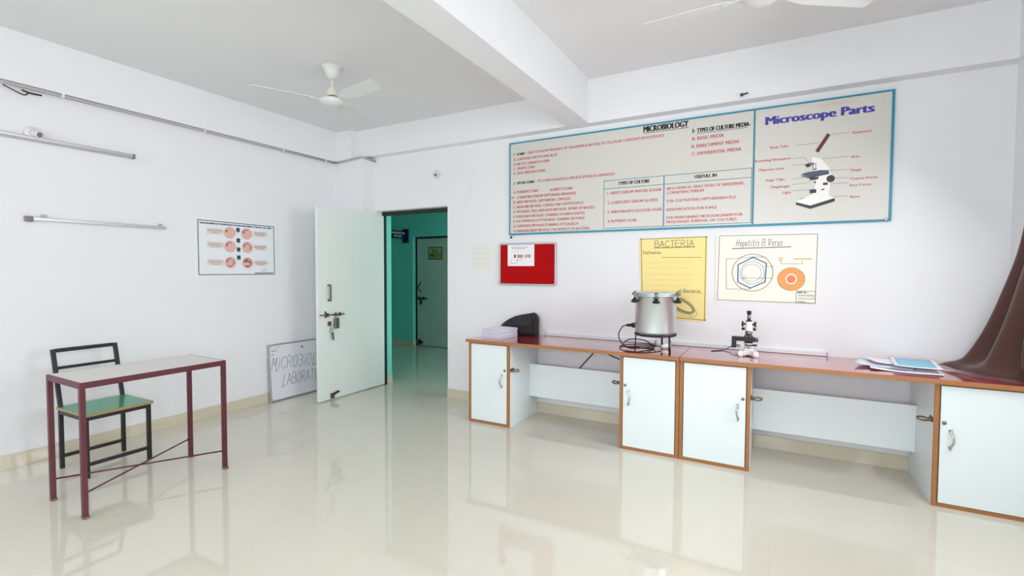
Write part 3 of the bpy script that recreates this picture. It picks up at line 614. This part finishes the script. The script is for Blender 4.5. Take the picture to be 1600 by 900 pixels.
p.disc(0.5353, 0.187, 0.03, 0.031, 'crayon_red'); p.ringl(0.5353, 0.187, 0.041, 0.043, 0.0025, 'pencil')
for q in ([(0.37, 0.3552), (0.2721, 0.359), (0.0797, 0.3438), (0.0841, 0.1011), (0.2582, 0.1048)], [(0.342, 0.284), (0.4183, 0.2839)], [(0.1833, 0.192), (0.4141, 0.193)], [(0.2027, 0.183), (0.2308, 0.2137)], [(0.4654, 0.3283), (0.4659, 0.3044), (0.6066, 0.3038), (0.6061, 0.3273)]): p.line(q, 0.0026, 'pencil_grey')
p.ringl(0.464, 0.3406, 0.011, 0.011, 0.004, 'crayon_red', 16); p.line([(0.5496, 0.3398), (0.6629, 0.3402)], 0.008, 'ochre')
p.line([(0.5722, 0.0981), (0.6965, 0.0976), (0.6958, 0.0074), (0.5706, 0.0114)], 0.0026, 'pencil_grey', True)
p.pen('made by:-', 0.58, 0.65, 0.082, 0.016, 0.0026, 'pencil_grey'); p.squiggle(0.586, 0.69, 0.058, 0.016, 0.0026, 'pencil_grey', 18); p.squiggle(0.584, 0.69, 0.036, 0.014, 0.0026, 'pencil_grey', 18); p.squiggle(0.581, 0.636, 0.015, 0.012, 0.0026, 'pencil_grey', 9)
tag(b.build('wall_chart'), 'cream hand-drawn hepatitis virus chart above the microscope', 'poster')

# streak culture poster on the left wall
b = MB('poster_white'); b.box((XL, 2.47, 1.322), (XL+0.004, 3.285, 1.868), None); p = Print(b, (XL+0.004, 2.49, 1.335), (0, 1, 0), (0, 0, 1), 0.0006)
p.line([(0.003, 0.512), (0.762, 0.508), (0.766, 0.008), (0.005, 0.008)], 0.007, 'ink_blue_black', True)
p.text('DIAGRAMMATIC REPRESENTATION SHOWING STREAK CULTURE', 0.0201, 0.7369, 0.480, 0.016, 'ink_blue_black', 0.22)
for k, (u, v) in enumerate([(0.297, 0.413), (0.467, 0.413), (0.2983, 0.279), (0.4716, 0.278), (0.2992, 0.124), (0.4729, 0.124)]):
    p.l = 1; p.disc(u, v, 0.056, 0.056, 'pink_rim'); p.l = 2; p.disc(u, v, 0.052, 0.052, 'pink'); p.l = 3
    p.disc(u-0.032, v+0.014, 0.011, 0.012, 'streak', 12); n = (0, 1, 1, 2, 3, 4)[k]; c = 'streak_red' if k == 5 else 'streak'
    if n >= 1: p.line([(u-0.03, v+0.03), (u-0.01, v+0.038), (u+0.012, v+0.034)], 0.008, c)
    if n >= 2: p.line([(u+0.026, v+0.022), (u+0.032, v), (u+0.024, v-0.02)], 0.010, c)
    if n >= 3: p.line([(u+0.015, v-0.03), (u-0.005, v-0.036), (u-0.025, v-0.03)], 0.010, c)
    if n >= 4: p.line([(u-0.03, v+0.01), (u-0.01, v+0.02), (u+0.012, v+0.008)], 0.014, c)
p.l = 1
for u, v in [(0.378, 0.446), (0.38, 0.343), (0.381, 0.254), (0.382, 0.1755)]:
    p.l = 1; p.rect(u-0.018, v-0.02, u+0.018, v+0.02, 'ink_blue_black'); p.l = 2; p.rect(u-0.008, v-0.012, u+0.008, v+0.004, 'ink_slate')
    p.line([(u-0.01, v-0.03), (u+0.01, v-0.03)], 0.003, 'ink_grey')
p.l = 1
for (u0, v1), (u1, v0) in [((0.0815, 0.4423), (0.2343, 0.3909)), ((0.0825, 0.3138), (0.2355, 0.262)), ((0.0845, 0.1506), (0.2326, 0.0963)), ((0.5366, 0.443), (0.68, 0.3922)), ((0.5382, 0.3058), (0.681, 0.2581)), ((0.5376, 0.1486), (0.6858, 0.0967))]:
    p.l = 1; p.rect(u0, v0, u1, v1, 'label_pink'); p.l = 2; p.line([(u0, v0), (u1, v0), (u1, v1), (u0, v1)], 0.002, 'pink_rim', True)
    for k, f in enumerate((0.08, 0.04, 0.2)): p.line([(u0+(u1-u0)*f, v1-(v1-v0)*(0.24+0.26*k)), (u1-(u1-u0)*f, v1-(v1-v0)*(0.24+0.26*k))], 0.005, 'streak')
p.l = 1; p.line([(0.618, 0.04), (0.63, 0.062), (0.665, 0.066), (0.674, 0.045), (0.64, 0.038)], 0.003, 'ink_grey', True); p.line([(0.5474, 0.020), (0.7478, 0.023)], 0.008, 'ink_blue_black')
tag(b.build('wall_poster'), 'white printed poster with six pink culture plates on the left wall', 'poster')

# whiteboard leaning on the left wall behind the door
tw = thing('whiteboard', 'whiteboard with handwritten name leaning on wall behind open door', 'whiteboard', (-4.592, 3.155, 0.004)); tw.rotation_euler = (0, math.radians(-3.6), 0)
WL, WH = 1.0, 0.60
b = MB('whiteboard'); b.box((-0.012, 0.012, 0.012), (0.0, WL-0.012, WH-0.012)); p = Print(b, (0.0, 0, 0), (0, 1, 0), (0, 0, 1), 0.0006)
p.pen('MiCRO3iOLOGY', 0.03, 0.81, 0.335, 0.125, 0.006, 'marker', 0.12, -0.03); p.pen('LABORATORY', 0.14, 0.735, 0.15, 0.115, 0.006, 'marker', 0.12, -0.01)
p.squiggle(0.03, 0.09, 0.52, 0.035, 0.004, 'marker', 8); p.squiggle(0.03, 0.06, 0.48, 0.025, 0.004, 'marker', 5); p.squiggle(0.09, 0.15, 0.555, 0.02, 0.003, 'pvc_grey', 6)
p.disc(0.405, 0.535, 0.010, 0.012, 'ink_dark', 10); p.disc(0.425, 0.52, 0.006, 0.010, 'ink_grey', 10)
b.build('writing_surface', tw)
b = MB('alu'); t_ = 0.014
b.box((-0.018, 0.02, 0), (0.004, WL-0.02, t_), None, 0.002); b.box((-0.018, 0.02, WH-t_), (0.004, WL-0.02, WH), None, 0.002); b.box((-0.018, 0, 0.02), (0.004, t_, WH-0.02), None, 0.002); b.box((-0.018, WL-t_, 0.02), (0.004, WL, WH-0.02), None, 0.002); b.build('frame', tw)
for y, z, m in ((0, 0, 'pvc_grey'), (WL-0.03, 0, 'pvc_grey'), (0, WH-0.03, 'pvc_grey'), (WL-0.03, WH-0.03, 'pvc_grey')):
    b = MB(m); b.box((-0.02, y, z), (0.006, y+0.03, z+0.03), None, 0.006); b.build('corner_cap', tw)

# ================================================================== wiring and lights on the walls
b = MB('pvc_grey'); z = 2.660
b.tube([(-4.612, YR+0.02, z-0.006), (-4.612, 1.5, z-0.002), (-4.612, 3.0, z), (-4.612, 4.035, z)], 0.012, None, 10)
b.tube([(-4.612, 4.045, z), (-4.20, 4.045, z+0.022)], 0.012, None, 10); b.tube([(-4.170, 4.045, z+0.022), (-4.170, YB-0.004, z+0.012)], 0.012, None, 10)
cd = tag(b.build('conduit'), 'long grey wiring conduit running under the left beam to the corner', 'conduit')
for y in (1.55, 2.55, 3.35, 3.9):
    c = MB('pvc_white'); c.box((-4.63, y-0.008, z-0.016), (-4.596, y+0.008, z+0.012), None, 0.002); c.build('clip', cd)
lw = MB('cord_black'); lw.tube(smooth_path([(-4.62, 1.24, 2.64), (-4.60, 1.29, 2.612), (-4.61, 1.34, 2.60), (-4.60, 1.36, 2.615)], 5), 0.004); lw.tube(smooth_path([(-4.61, 1.33, 2.632), (-4.60, 1.37, 2.62), (-4.60, 1.43, 2.622)], 5), 0.006)
tag(lw.build('loose_wire'), 'short loose dark wires hanging under the grey conduit', 'wire')
t = thing('tube_light', 'pale unlit tube light batten high on the left wall', 'light', (XL, 1.40, 2.312))
b = MB('pvc_grey'); b.box((0, -0.6, -0.018), (0.024, 0.6, 0.018), None, 0.006); b.build('batten', t)
b = MB('trunk_grey'); b.cyl((0.026, -0.585, 0.004), (0.026, 0.585, 0.004), 0.009); b.build('tube', t)
for y in (-0.6, 0.585):
    b = MB('ink_grey'); b.box((0.0, y, -0.019), (0.036, y+0.018, 0.019), None, 0.004); b.build('end_cap', t)
t = thing('wall_rail', 'thin grey metal rail with clips on the left wall', 'rail', (XL, 1.775, 1.748))
b = MB('alu'); b.box((0.004, -0.41, -0.012), (0.024, 0.445, 0.010), None, 0.002); b.build('bar', t)
b = MB('ink_grey'); b.box((0.0, -0.445, -0.024), (0.032, -0.400, 0.016), None, 0.006); b.build('end_bracket', t)
for y in (-0.34, 0.41):
    b = MB('pvc_grey'); b.box((0.0, y-0.016, 0.008), (0.012, y+0.016, 0.034), None, 0.004); b.build('clip', t)
def lamp_holder(label, loc, ax, tilt):
    t = thing('lamp_holder', label, 'lamp holder', loc, 0, 'wall lamp holders')
    M = Matrix.Rotation(math.pi/2, 4, 'Y') if ax == 'x' else Matrix.Rotation(math.pi/2, 4, 'X')
    b = MB('pvc_white'); b.lathe([(0.045, 0), (0.045, 0.010), (0.036, 0.020), (0.020, 0.024)], (0, 0, 0), None, 24, M); b.build('base_plate', t)
    d = M.to_3x3() @ Vector((0, 0, 1)); e = (d + Vector(tilt)).normalized(); a = d*0.02
    b = MB('pvc_white'); b.cyl(a, a+e*0.035, 0.020, None, 18, 0.022); b.cyl(a+e*0.035, a+e*0.055, 0.025, None, 18, 0.027); b.build('socket', t)
    b = MB('ink_grey'); b.cyl(a+e*0.055, a+e*0.057, 0.018, None, 18); b.build('contact_plate', t)
lamp_holder('white empty lamp holder above the tube light on the left wall', (XL, 1.385, 2.352), 'x', (0, 0.5, -0.3))
lamp_holder('white empty lamp holder above the doorway', (-3.27, YB, 2.437), 'y', (0.7, 0, -0.4))
b = MB('black_plastic'); b.cyl((-0.255, 4.14, 2.748), (-0.255, 4.118, 2.744), 0.012, None, 10); b.bar((-0.255, 4.122, 2.744), (-0.21, 4.118, 2.750), 0.012, 0.008); tag(b.build('hook'), 'small black hook on the beam above the long board', 'hook')
b = MB('black_plastic'); b.cyl((-2.335, YB, 1.728), (-2.335, YB-0.014, 1.722), 0.010, None, 10); tag(b.build('nail'), 'dark nail on the wall below the left corner of the long board', 'nail')

# ================================================================== ceiling fans
def fan(label, x, y, zc, zh, ang):
    t = thing('ceiling_fan', label, 'fan', (x, y, zc), 0, 'white ceiling fans')
    d = zh-zc
    b = MB('fan_white'); b.lathe([(0.084, 0), (0.084, -0.006), (0.064, -0.016), (0.060, -0.045), (0.040, -0.078), (0.026, -0.095), (0.016, -0.098)], (0, 0, 0), None, 36); b.build('canopy', t)
    b = MB('fan_white'); b.cyl((0, 0, -0.09), (0, 0, d+0.10), 0.012); b.build('down_rod', t)
    b = MB('fan_cream'); b.lathe([(0.014, d+0.125), (0.018, d+0.115), (0.034, d+0.09), (0.040, d+0.078), (0.043, d+0.045), (0.040, d+0.040)], (0, 0, 0), None, 32); b.build('lower_canopy', t)
    b = MB('fan_white'); b.lathe([(0.04, d+0.032), (0.07, d+0.026), (0.092, d+0.012), (0.096, d+0.002), (0.090, d-0.010), (0.075, d-0.024), (0.05, d-0.032), (0.03, d-0.036), (0.01, d-0.037)], (0, 0, 0), None, 40); mo = b.build('motor_housing', t)
    b = MB('black_plastic'); b.lathe([(0.040, d+0.042), (0.047, d+0.038), (0.047, d+0.030)], (0, 0, 0), None, 32); b.build('gap_ring', mo)
    for k in range(3):
        M = Matrix.Rotation(math.radians(ang[k]), 4, 'Z') @ Matrix.Translation((0, 0, d+0.004)) @ Matrix.Rotation(math.radians(-13), 4, 'X')
        q = [(0.13, -0.035), (0.22, -0.060), (0.40, -0.064), (0.585, -0.066), (0.60, -0.055), (0.575, 0.058), (0.56, 0.066), (0.40, 0.062), (0.24, 0.056), (0.15, 0.035)]
        b = MB('fan_white'); b.prism([M @ Vector((u, v, 0.0)) for u, v in q], M.to_3x3() @ Vector((0, 0, 0.004)))
        b.bar(M @ Vector((0.07, 0, -0.002)), M @ Vector((0.18, 0, -0.002)), 0.04, 0.005, None, 0, tuple(M.to_3x3() @ Vector((0, 0, 1)))); b.build('blade', t)
fan('white ceiling fan in the left bay above the door side', -3.163, 2.747, ZL, 2.745, (-10, 110, -117))
fan('white ceiling fan in the right bay, cut by the top edge of the photo', -0.088, 2.72, ZR, 2.755, (31, 175, 283))

# ================================================================== desk and chair
t = thing('desk', 'narrow white-topped desk on a maroon steel frame', 'desk', (-3.567, 1.5595, 0), math.radians(-0.3)); DW, DL, DH = 0.2295, 0.4004, 0.762; q = 0.026
b = MB('desk_top'); b.box((-DW+0.012, -DL+0.012, DH-0.014), (DW-0.012, DL-0.012, DH+0.001), None, 0.001); b.build('desktop', t)
b = MB('maroon_steel')
for sx in (-1, 1): b.box((sx*DW-(q if sx > 0 else 0), -DL, DH-0.034), (sx*DW+(q if sx < 0 else 0), DL, DH), None, 0.002)
for sy in (-1, 1): b.box((-DW+q, sy*DL-(q if sy > 0 else 0), DH-0.034), (DW-q, sy*DL+(q if sy < 0 else 0), DH), None, 0.002)
b.build('top_frame', t)
for sx in (-1, 1):
    for sy in (-1, 1):
        cx, cy = sx*(DW-q/2), sy*(DL-q/2); b = MB('maroon_steel'); b.box((cx-q/2, cy-q/2, 0.012), (cx+q/2, cy+q/2, DH-0.034), None, 0.002); lg = b.build('leg', t)
        b = MB('worn_steel'); b.box((cx-q/2-0.001, cy-q/2-0.001, 0), (cx+q/2+0.010, cy+q/2+0.001, 0.014), None, 0.002); b.build('foot', lg)
for s_, zz in ((1, 0.128), (-1, 0.140)):
    b = MB('maroon_steel'); b.cyl((-(DW-q/2), -s_*(DL-q/2), zz), ((DW-q/2), s_*(DL-q/2), zz), 0.005, None, 10); b.build('cross_brace', t)

t = thing('chair', 'black steel chair with a green seat behind the desk', 'chair', (-4.168, 1.587, 0), math.radians(1.5)); cw, cl = 0.193, 0.195; q = 0.024
def leg(path, nm='leg'):
    b = MB('black_steel')
    for a, c in zip(path, path[1:]): b.bar(a, c, q, q, None, 0.002, (0, 1, 0))
    return b.build(nm, t)
for sy in (-1, 1):
    y = sy*(cl-q/2); leg([(cw-q/2, y, 0), (cw-q/2, y, 0.41)])
    leg([(-cw+q/2, y, 0), (-cw+q/2, y, 0.43), (-cw-0.085, y, 0.825)])
b = MB('black_steel')
for sx in (-1, 1): b.box((sx*(cw-q/2)-q/2, -cl+q, 0.385), (sx*(cw-q/2)+q/2, cl-q, 0.415), None, 0.002)
for sy in (-1, 1): b.box((-cw+q, sy*(cl-q/2)-q/2, 0.385), (cw-q, sy*(cl-q/2)+q/2, 0.415), None, 0.002)
b.build('seat_frame', t)
b = MB('ply_edge'); b.box((-cw-0.002, -cl-0.006, 0.415), (cw+0.022, cl+0.006, 0.433), None, 0.001); b.box((-cw-0.001, -cl-0.005, 0.433), (cw+0.021, cl+0.005, 0.4345), 'green_laminate'); b.build('seat', t)
b = MB('black_steel'); b.box((-cw-0.095, -cl+q, 0.802), (-cw-0.073, cl-q, 0.828), None, 0.002); b.build('top_rail', t)
b = MB('black_steel'); b.box((-cw-0.062, -cl+q, 0.684), (-cw-0.046, cl-q, 0.704), None, 0.002); b.build('back_slat', t)
for x, zz in ((cw-q/2, 0.09), (-cw+q/2, 0.085)):
    b = MB('black_steel'); b.box((x-0.011, -cl+q, zz-0.011), (x+0.011, cl-q, zz+0.011), None, 0.002); b.build('stretcher', t)

# ================================================================== things on the counter
PX, PY, PZ = -0.826, 3.875, 0.905
t = thing('pot_stand', 'black iron ring stand carrying the silver pot', 'stand', (PX, PY, ZT)); hz = PZ-ZT
b = MB('black_steel'); b.tube([(0.152*math.cos(2*math.pi*k/40), 0.152*math.sin(2*math.pi*k/40), hz-0.011) for k in range(40)], 0.010, None, 8, True); b.build('ring', t)
for a in (205, -35, 82):
    c_, s_ = math.cos(math.radians(a)), math.sin(math.radians(a)); b = MB('black_steel'); b.tube([(0.152*c_, 0.152*s_, hz-0.012), (0.154*c_, 0.154*s_, hz*0.4), (0.158*c_, 0.158*s_, 0.0)], 0.008 if a != 205 else 0.005); b.build('leg', t)
t = thing('pressure_pot', 'silver metal autoclave pot with black wing nuts on the stand', 'pot', (PX, PY, PZ)); R_ = 0.158
b = MB('alu_pot'); b.lathe([(0.10, 0.0), (R_-0.012, 0.0), (R_-0.003, 0.004), (R_, 0.014), (R_, 0.285), (R_+0.004, 0.288), (R_+0.010, 0.292), (R_+0.010, 0.304), (R_-0.01, 0.304)], (0, 0, 0), None, 64); b.build('body', t)
b = MB('alu_pot'); b.lathe([(R_-0.01, 0.305), (R_+0.012, 0.305), (R_+0.013, 0.312), (R_+0.006, 0.322), (R_-0.02, 0.327), (0.07, 0.329), (0.01, 0.329)], (0, 0, 0), None, 64); lid = b.build('lid', t)
for k in range(6):
    a = math.radians(-90+13+60*k); c_, s_ = math.cos(a), math.sin(a); r = R_+0.026
    b = MB('dull_metal'); M = Matrix.Rotation(a, 4, 'Z'); b.box((R_-0.005, -0.014, 0.300), (R_+0.045, 0.014, 0.314), None, 0.004, M); b.cyl((r*c_, r*s_, 0.325), (r*c_, r*s_, 0.262), 0.006, None, 10); b.cyl((r*c_, r*s_, 0.312), (r*c_, r*s_, 0.322), 0.013, None, 8); cl_ = b.build('clamp', t)
    b = MB('black_plastic'); b.lathe([(0.010, 0.278), (0.013, 0.270), (0.018, 0.262), (0.030, 0.252), (0.030, 0.246), (0.016, 0.240), (0.006, 0.239)], (r*c_, r*s_, 0), None, 16); b.build('wing_nut', cl_)
b = MB('black_plastic'); a = math.radians(190); c_, s_ = math.cos(a), math.sin(a); b.cyl((R_*c_*0.98, R_*s_*0.98, 0.052), ((R_+0.02)*c_, (R_+0.02)*s_, 0.052), 0.020, None, 16); b.build('socket', t)
# power cord
t = thing('power_cord', 'black power cord coiled beside the pot with a white plug', 'cord', (PX-0.2, PY, ZT))
b = MB('cord_black'); o = Vector((PX-0.2, PY, ZT)); st = Vector((PX+(R_+0.02)*c_, PY+(R_+0.02)*s_, PZ+0.052))-o
b.cyl(st, st+Vector((-0.045, -0.008, -0.002)), 0.014, None, 12, 0.010); b.build('connector', t)
z0 = 0.008
path = [st+Vector((-0.045, -0.008, -0.002)), st+Vector((-0.075, -0.015, -0.015)), Vector((-0.085, -0.03, 0.12)), Vector((-0.07, -0.05, 0.07)), Vector((-0.02, -0.08, 0.03)), Vector((0.06, -0.06, z0+0.01)), Vector((0.14, 0.02, z0)), Vector((0.17, 0.10, z0)), Vector((0.08, 0.15, z0+0.045)), Vector((-0.03, 0.12, z0+0.05)), Vector((-0.06, 0.02, z0+0.02)), Vector((0.02, -0.07, z0+0.004)), Vector((0.13, -0.03, z0+0.012)), Vector((0.19, 0.08, z0+0.016)), Vector((0.10, 0.17, z0+0.01)), Vector((-0.06, 0.13, z0)), Vector((-0.09, 0.02, z0)), Vector((-0.02, -0.05, z0+0.012)), Vector((0.10, -0.02, z0+0.02)), Vector((0.17, 0.05, z0+0.02)), Vector((0.225, 0.105, 0.018))]
b = MB('cord_black'); b.tube(smooth_path(path, 8), 0.0045, None, 8); b.build('cable', t)
b = MB('white_plastic'); b.cyl((0.225, 0.105, 0.018), (0.268, 0.14, 0.024), 0.012, None, 14, 0.022); b.cyl((0.268, 0.14, 0.024), (0.283, 0.152, 0.026), 0.024, None, 14); b.build('plug', t)
# thin wire lying near the trunking end
b = MB('cord_black'); b.tube(smooth_path([(-0.43, 4.05, ZT+0.004), (-0.36, 4.13, ZT+0.004), (-0.315, 4.185, ZT+0.020), (-0.29, 4.21, ZT+0.040), (-0.27, 4.215, ZT+0.042)], 6), 0.003); b.box((-0.275, 4.205, ZT+0.034), (-0.235, 4.225, ZT+0.046), 'ink_grey', 0.003); tag(b.build('wire'), 'thin dark wire end lying left of the microscope', 'wire')

# microscope
t = thing('microscope', 'white and black monocular microscope on the red worktop', 'microscope', (-0.165, 3.955, ZT)); k = 0.00475
def PZx(px, py): return ((px-1171)*k, 0, (557-py)*k)
b = MB('scope_white')
horse = [(-0.066, -0.05), (-0.036, -0.05), (-0.030, -0.02), (-0.012, -0.004), (0.012, -0.004), (0.030, -0.02), (0.036, -0.05), (0.066, -0.05), (0.064, 0.02), (0.035, 0.075), (-0.035, 0.075), (-0.064, 0.02)]
prof = [(1.0, 0.010), (1.0, 0.030), (0.90, 0.040)]
b.ring([[(x*s_, y*s_, z) for x, y in horse] for s_, z in prof], None, True, True, False)
for sx in (-1, 1): b.cyl((sx*0.052, -0.034, 0.0), (sx*0.052, -0.034, 0.030), 0.019, None, 18, 0.017)
b.cyl((0, 0.055, 0.0), (0, 0.055, 0.03), 0.018, None, 18)
b.box((-0.034, -0.002, 0.036), (0.034, 0.06, 0.056), None, 0.008); b.build('base', t)
b = MB('scope_white'); b.box((-0.020, 0.015, 0.040), (0.020, 0.055, 0.085), None, 0.004); b.cyl((-0.028, 0.035, 0.062), (0.028, 0.035, 0.062), 0.012); b.box((-0.006, 0.008, 0.045), (0.006, 0.016, 0.066), 'ink_grey', 0.002)
b.tube(smooth_path([(0, 0.045, 0.07), (0, 0.085, 0.11), (0, 0.10, 0.16), (0, 0.085, 0.21), (0, 0.045, 0.235)], 5), 0.017, None, 12); b.build('arm', t)
b = MB('black_plastic'); b.box((-0.085, -0.060, 0.116), (0.064, 0.065, 0.132), None, 0.003); b.box((-0.112, -0.045, 0.130), (0.046, -0.005, 0.146), None, 0.003); b.box((-0.112, -0.045, 0.062), (-0.080, -0.012, 0.140), None, 0.005); b.box((-0.03, -0.02, 0.106), (0.035, 0.05, 0.118), None, 0.003); b.build('stage', t)
b = MB('scope_white'); b.cyl((0, 0.0, 0.088), (0, 0.0, 0.100), 0.030, None, 24); b.cyl((0, 0, 0.080), (0, 0, 0.088), 0.026, 'black_plastic', 24); b.cyl((0, 0, 0.100), (0, 0, 0.108), 0.026, 'black_plastic', 24); b.box((0.02, -0.012, 0.078), (0.058, 0.008, 0.09), 'black_plastic', 0.004); b.build('condenser', t)
b = MB('dull_metal'); b.lathe([(0.010, 0.150), (0.020, 0.158), (0.026, 0.172), (0.022, 0.182), (0.018, 0.186)], (0, 0, 0), None, 24); b.build('nosepiece', t)
for dx, dy in ((-0.026, 0.0), (0.006, -0.012), (0.024, 0.008)):
    b = MB('chrome'); b.cyl((dx*0.5, dy, 0.172), (dx, dy, 0.142), 0.009, None, 14, 0.006); b.build('objective', t)
b = MB('scope_white'); b.lathe([(0.018, 0.184), (0.030, 0.188), (0.029, 0.20), (0.024, 0.245), (0.024, 0.258)], (0, 0, 0), None, 24); b.box((-0.018, 0.0, 0.19), (0.018, 0.06, 0.245), None, 0.006); b.build('head', t)
for sx in (-1, 1):
    b = MB('black_plastic'); b.cyl((sx*0.02, 0.0, 0.238), (sx*0.036, 0, 0.238), 0.007, None, 12); b.cyl((sx*0.036, 0.0, 0.238), (sx*0.048, 0, 0.238), 0.021, None, 18); b.build('coarse_knob', t)
    b = MB('black_plastic'); b.cyl((sx*0.022, 0.0, 0.202), (sx*0.048, 0, 0.202), 0.0105, None, 16); b.build('fine_knob', t)
b = MB('dull_metal'); b.cyl((0, 0, 0.258), (0, 0, 0.318), 0.0125, None, 20); b.cyl((0, 0, 0.258), (0, 0, 0.266), 0.020, 'black_plastic', 20); b.build('draw_tube', t)
b = MB('black_plastic'); b.cyl((0, 0, 0.316), (0, 0, 0.337), 0.0155, None, 20); b.cyl((0, 0, 0.337), (0, 0, 0.338), 0.010, 'glass_dark', 20); b.build('eyepiece', t)

# booklets
zz = ZT; BK = [(0.022, 'white booklet at the bottom of the stack', 0, 0), (0.012, 'white booklet second from the bottom of the stack', 0.004, 1.5), (0.020, 'white booklet in the middle of the stack', -0.003, -1.0), (0.011, 'white booklet second from the top of the stack', 0.006, 2.0), (0.014, 'topmost white booklet of the stack beside the black bag', 0.002, -2.0)]
for n, (th, lab, dx, rot) in enumerate(BK):
    t = thing('booklet', lab, 'booklet', (-2.300+dx, 3.955, zz), math.radians(-6+rot), 'booklets stacked at the left end of the counter')
    b = MB('booklet_edge'); b.box((-0.100, -0.1475, 0.001), (0.1035, 0.1475, th-0.0018)); b.build('pages', t)
    b = MB('booklet_cover'); b.box((-0.103, -0.149, 0.0), (0.105, 0.149, th*0.30)); b.box((-0.103, -0.149, th*0.62), (0.105, 0.149, th-0.0006)); b.box((-0.105, -0.149, 0.0), (-0.103, 0.149, th-0.0006), 'booklet_dark' if n in (1, 3) else 'booklet_cover'); b.build('cover', t)
    zz += th
# black bag
prof = [(-2.425, 0.832, 0.004), (-2.39, 0.868, 0.012), (-2.33, 0.905, 0.022), (-2.26, 0.938, 0.034), (-2.19, 0.957, 0.046), (-2.12, 0.970, 0.056), (-2.06, 0.982, 0.062), (-2.046, 0.986, 0.058), (-2.040, 0.980, 0.026), (-2.022, 0.972, 0.030), (-2.000, 0.952, 0.042), (-1.992, 0.925, 0.030)]
rows = []
for x, zt_, th in prof:
    zb_ = ZT+0.001 if x > -2.34 else ZT+0.001+(-2.34-x)*0.78
    r = []
    for q_ in range(24):
        a = 2*math.pi*q_/24; v = 0.5-0.5*math.cos(a); s_ = math.sin(a)
        yy = 4.165 + 0.03*v - s_*th*(1.25-0.75*v) + 0.005*math.sin(9*x*6+v*5)
        r.append((x + (0.02*math.sin(v*math.pi)*-1 if x > -2.03 else 0) + 0.004*math.sin(v*17), yy, zb_ + (zt_-zb_)*v))
    rows.append(r)
t = thing('bag', 'black fabric bag slumped behind the booklets', 'bag', (-2.2, 4.16, ZT))
b = MB('bag_black'); b.ring([[(p_[0]+2.2, p_[1]-4.16, p_[2]-ZT) for p_ in r] for r in rows]); b.build('body', t)
b = MB('bag_black'); fl = []
for i, (x, zt_, th) in enumerate(prof[3:8]):
    fl.append([(x+2.2+0.004*j, (4.165+0.03*(1-j/5)-th*1.28-4.16)-0.004-0.006*math.sin(j/5*math.pi), (zt_-ZT)*(0.93-0.10*j)) for j in range(6)])
b.grid(fl); o_ = b.build('flap', t); sm = o_.modifiers.new('thick', 'SOLIDIFY'); sm.thickness = 0.004
# loose posters
def sheet(label, cx, cy, z, rot, wd, ht, m, curl, pic=None):
    b = MB(m); rows = []; n = 10
    def hz_(u, v): return curl[0]*abs(u)**2.2*(1 if u < 0 else curl[1]) + curl[2]*v*v
    for i in range(n+1):
        u = -1+2*i/n; rows.append([(u*wd/2, (-1+2*j/8)*ht/2, max(0, hz_(u, -1+2*j/8))) for j in range(9)])
    b.grid(rows)
    if pic:
        r2 = []
        for i in range(n+1):
            u = (-1+2*i/n)*0.80; r2.append([(u*wd/2, (-1+2*j/8)*0.80*ht/2, max(0, hz_(u, (-1+2*j/8)*0.80))+0.0016) for j in range(9)])
        b.grid(r2, pic)
    o = b.build('poster_sheet'); o.location = (cx, cy, z); o.rotation_euler = (0, 0, math.radians(rot))
    sm = o.modifiers.new('thick', 'SOLIDIFY'); sm.thickness = 0.0008; sm.offset = -1
    return tag(o, label, 'paper', 'loose sheets on the right worktop')
sheet('white loose sheet lying lowest, nearest the worktop edge', 0.735, 3.895, ZT+0.002, -5, 0.36, 0.22, 'paper', (0.010, 0.4, 0.0))
sheet('white loose sheet curling up at the left of the pile', 0.645, 3.965, ZT+0.012, -14, 0.30, 0.21, 'sheet_pale', (0.014, 0.0, 0.0))
sheet('white loose sheet under the blue picture, at the back left', 0.70, 4.06, ZT+0.024, 10, 0.27, 0.24, 'paper', (0.012, 0.0, 0.0))
sheet('top sheet with blue printed picture beside the brown curtain', 0.808, 4.00, ZT+0.031, -6, 0.235, 0.40, 'paper', (0.004, 1.0, 0.004), 'sheet_blue')

# brown curtain bunched at the back end of the window and trailing on the worktop
t = thing('curtain', 'brown curtain trailing onto the right end of the counter', 'curtain', (1.25, 3.8, ZT))
NT, NV = 60, 44; rows = []
for i in range(NT+1):
    s_ = i/NT; row = []
    reach = max(0.0, 1-s_/0.55)**0.6; pl = math.sin(s_*24+0.6*math.sin(s_*9))*0.5+0.5
    y_t = 3.80-0.42*s_; yb = max(3.73, 4.14-0.66*s_)
    ctl = []
    for z_, d_, f_, a_ in ((2.42, 0, 0, 0.03), (2.0, 0, 0.02, 0.03), (1.57, 0.0, 0.35, 0.035), (1.25, 0.035, 0.65, 0.05), (1.05, 0.070, 0.85, 0.06), (0.92, 0.115, 0.97, 0.06), (0.845, 0.165, 1, 0.05), (0.808, 0.225, 1, 0.025), (0.792, 0.285, 1, 0.006), (0.772, 0.325, 1, 0.002)):
        ctl.append((1.287-reach*d_-a_*pl, y_t+(yb-y_t)*f_, z_ + (0.010*pl*reach if z_ < 0.83 else 0)))
    sp = smooth_path(ctl, 6)
    row = [(q_.x-1.25, q_.y-3.8, max(q_.z, ZT+0.004)-ZT) for q_ in sp]
    rows.append(row)
b = MB('curtain_brown'); b.grid(rows); o_ = b.build('cloth', t); sm = o_.modifiers.new('thick', 'SOLIDIFY'); sm.thickness = 0.003
b = MB('dull_metal'); b.cyl((1.262-1.25, 1.7-3.8, 2.44-ZT), (1.262-1.25, 3.82-3.8, 2.44-ZT), 0.010); 
for y in (1.8, 3.80): b.box((1.255-1.25, y-0.01-3.8, 2.425-ZT), (XR-1.25, y+0.01-3.8, 2.455-ZT))
b.build('rod', t)
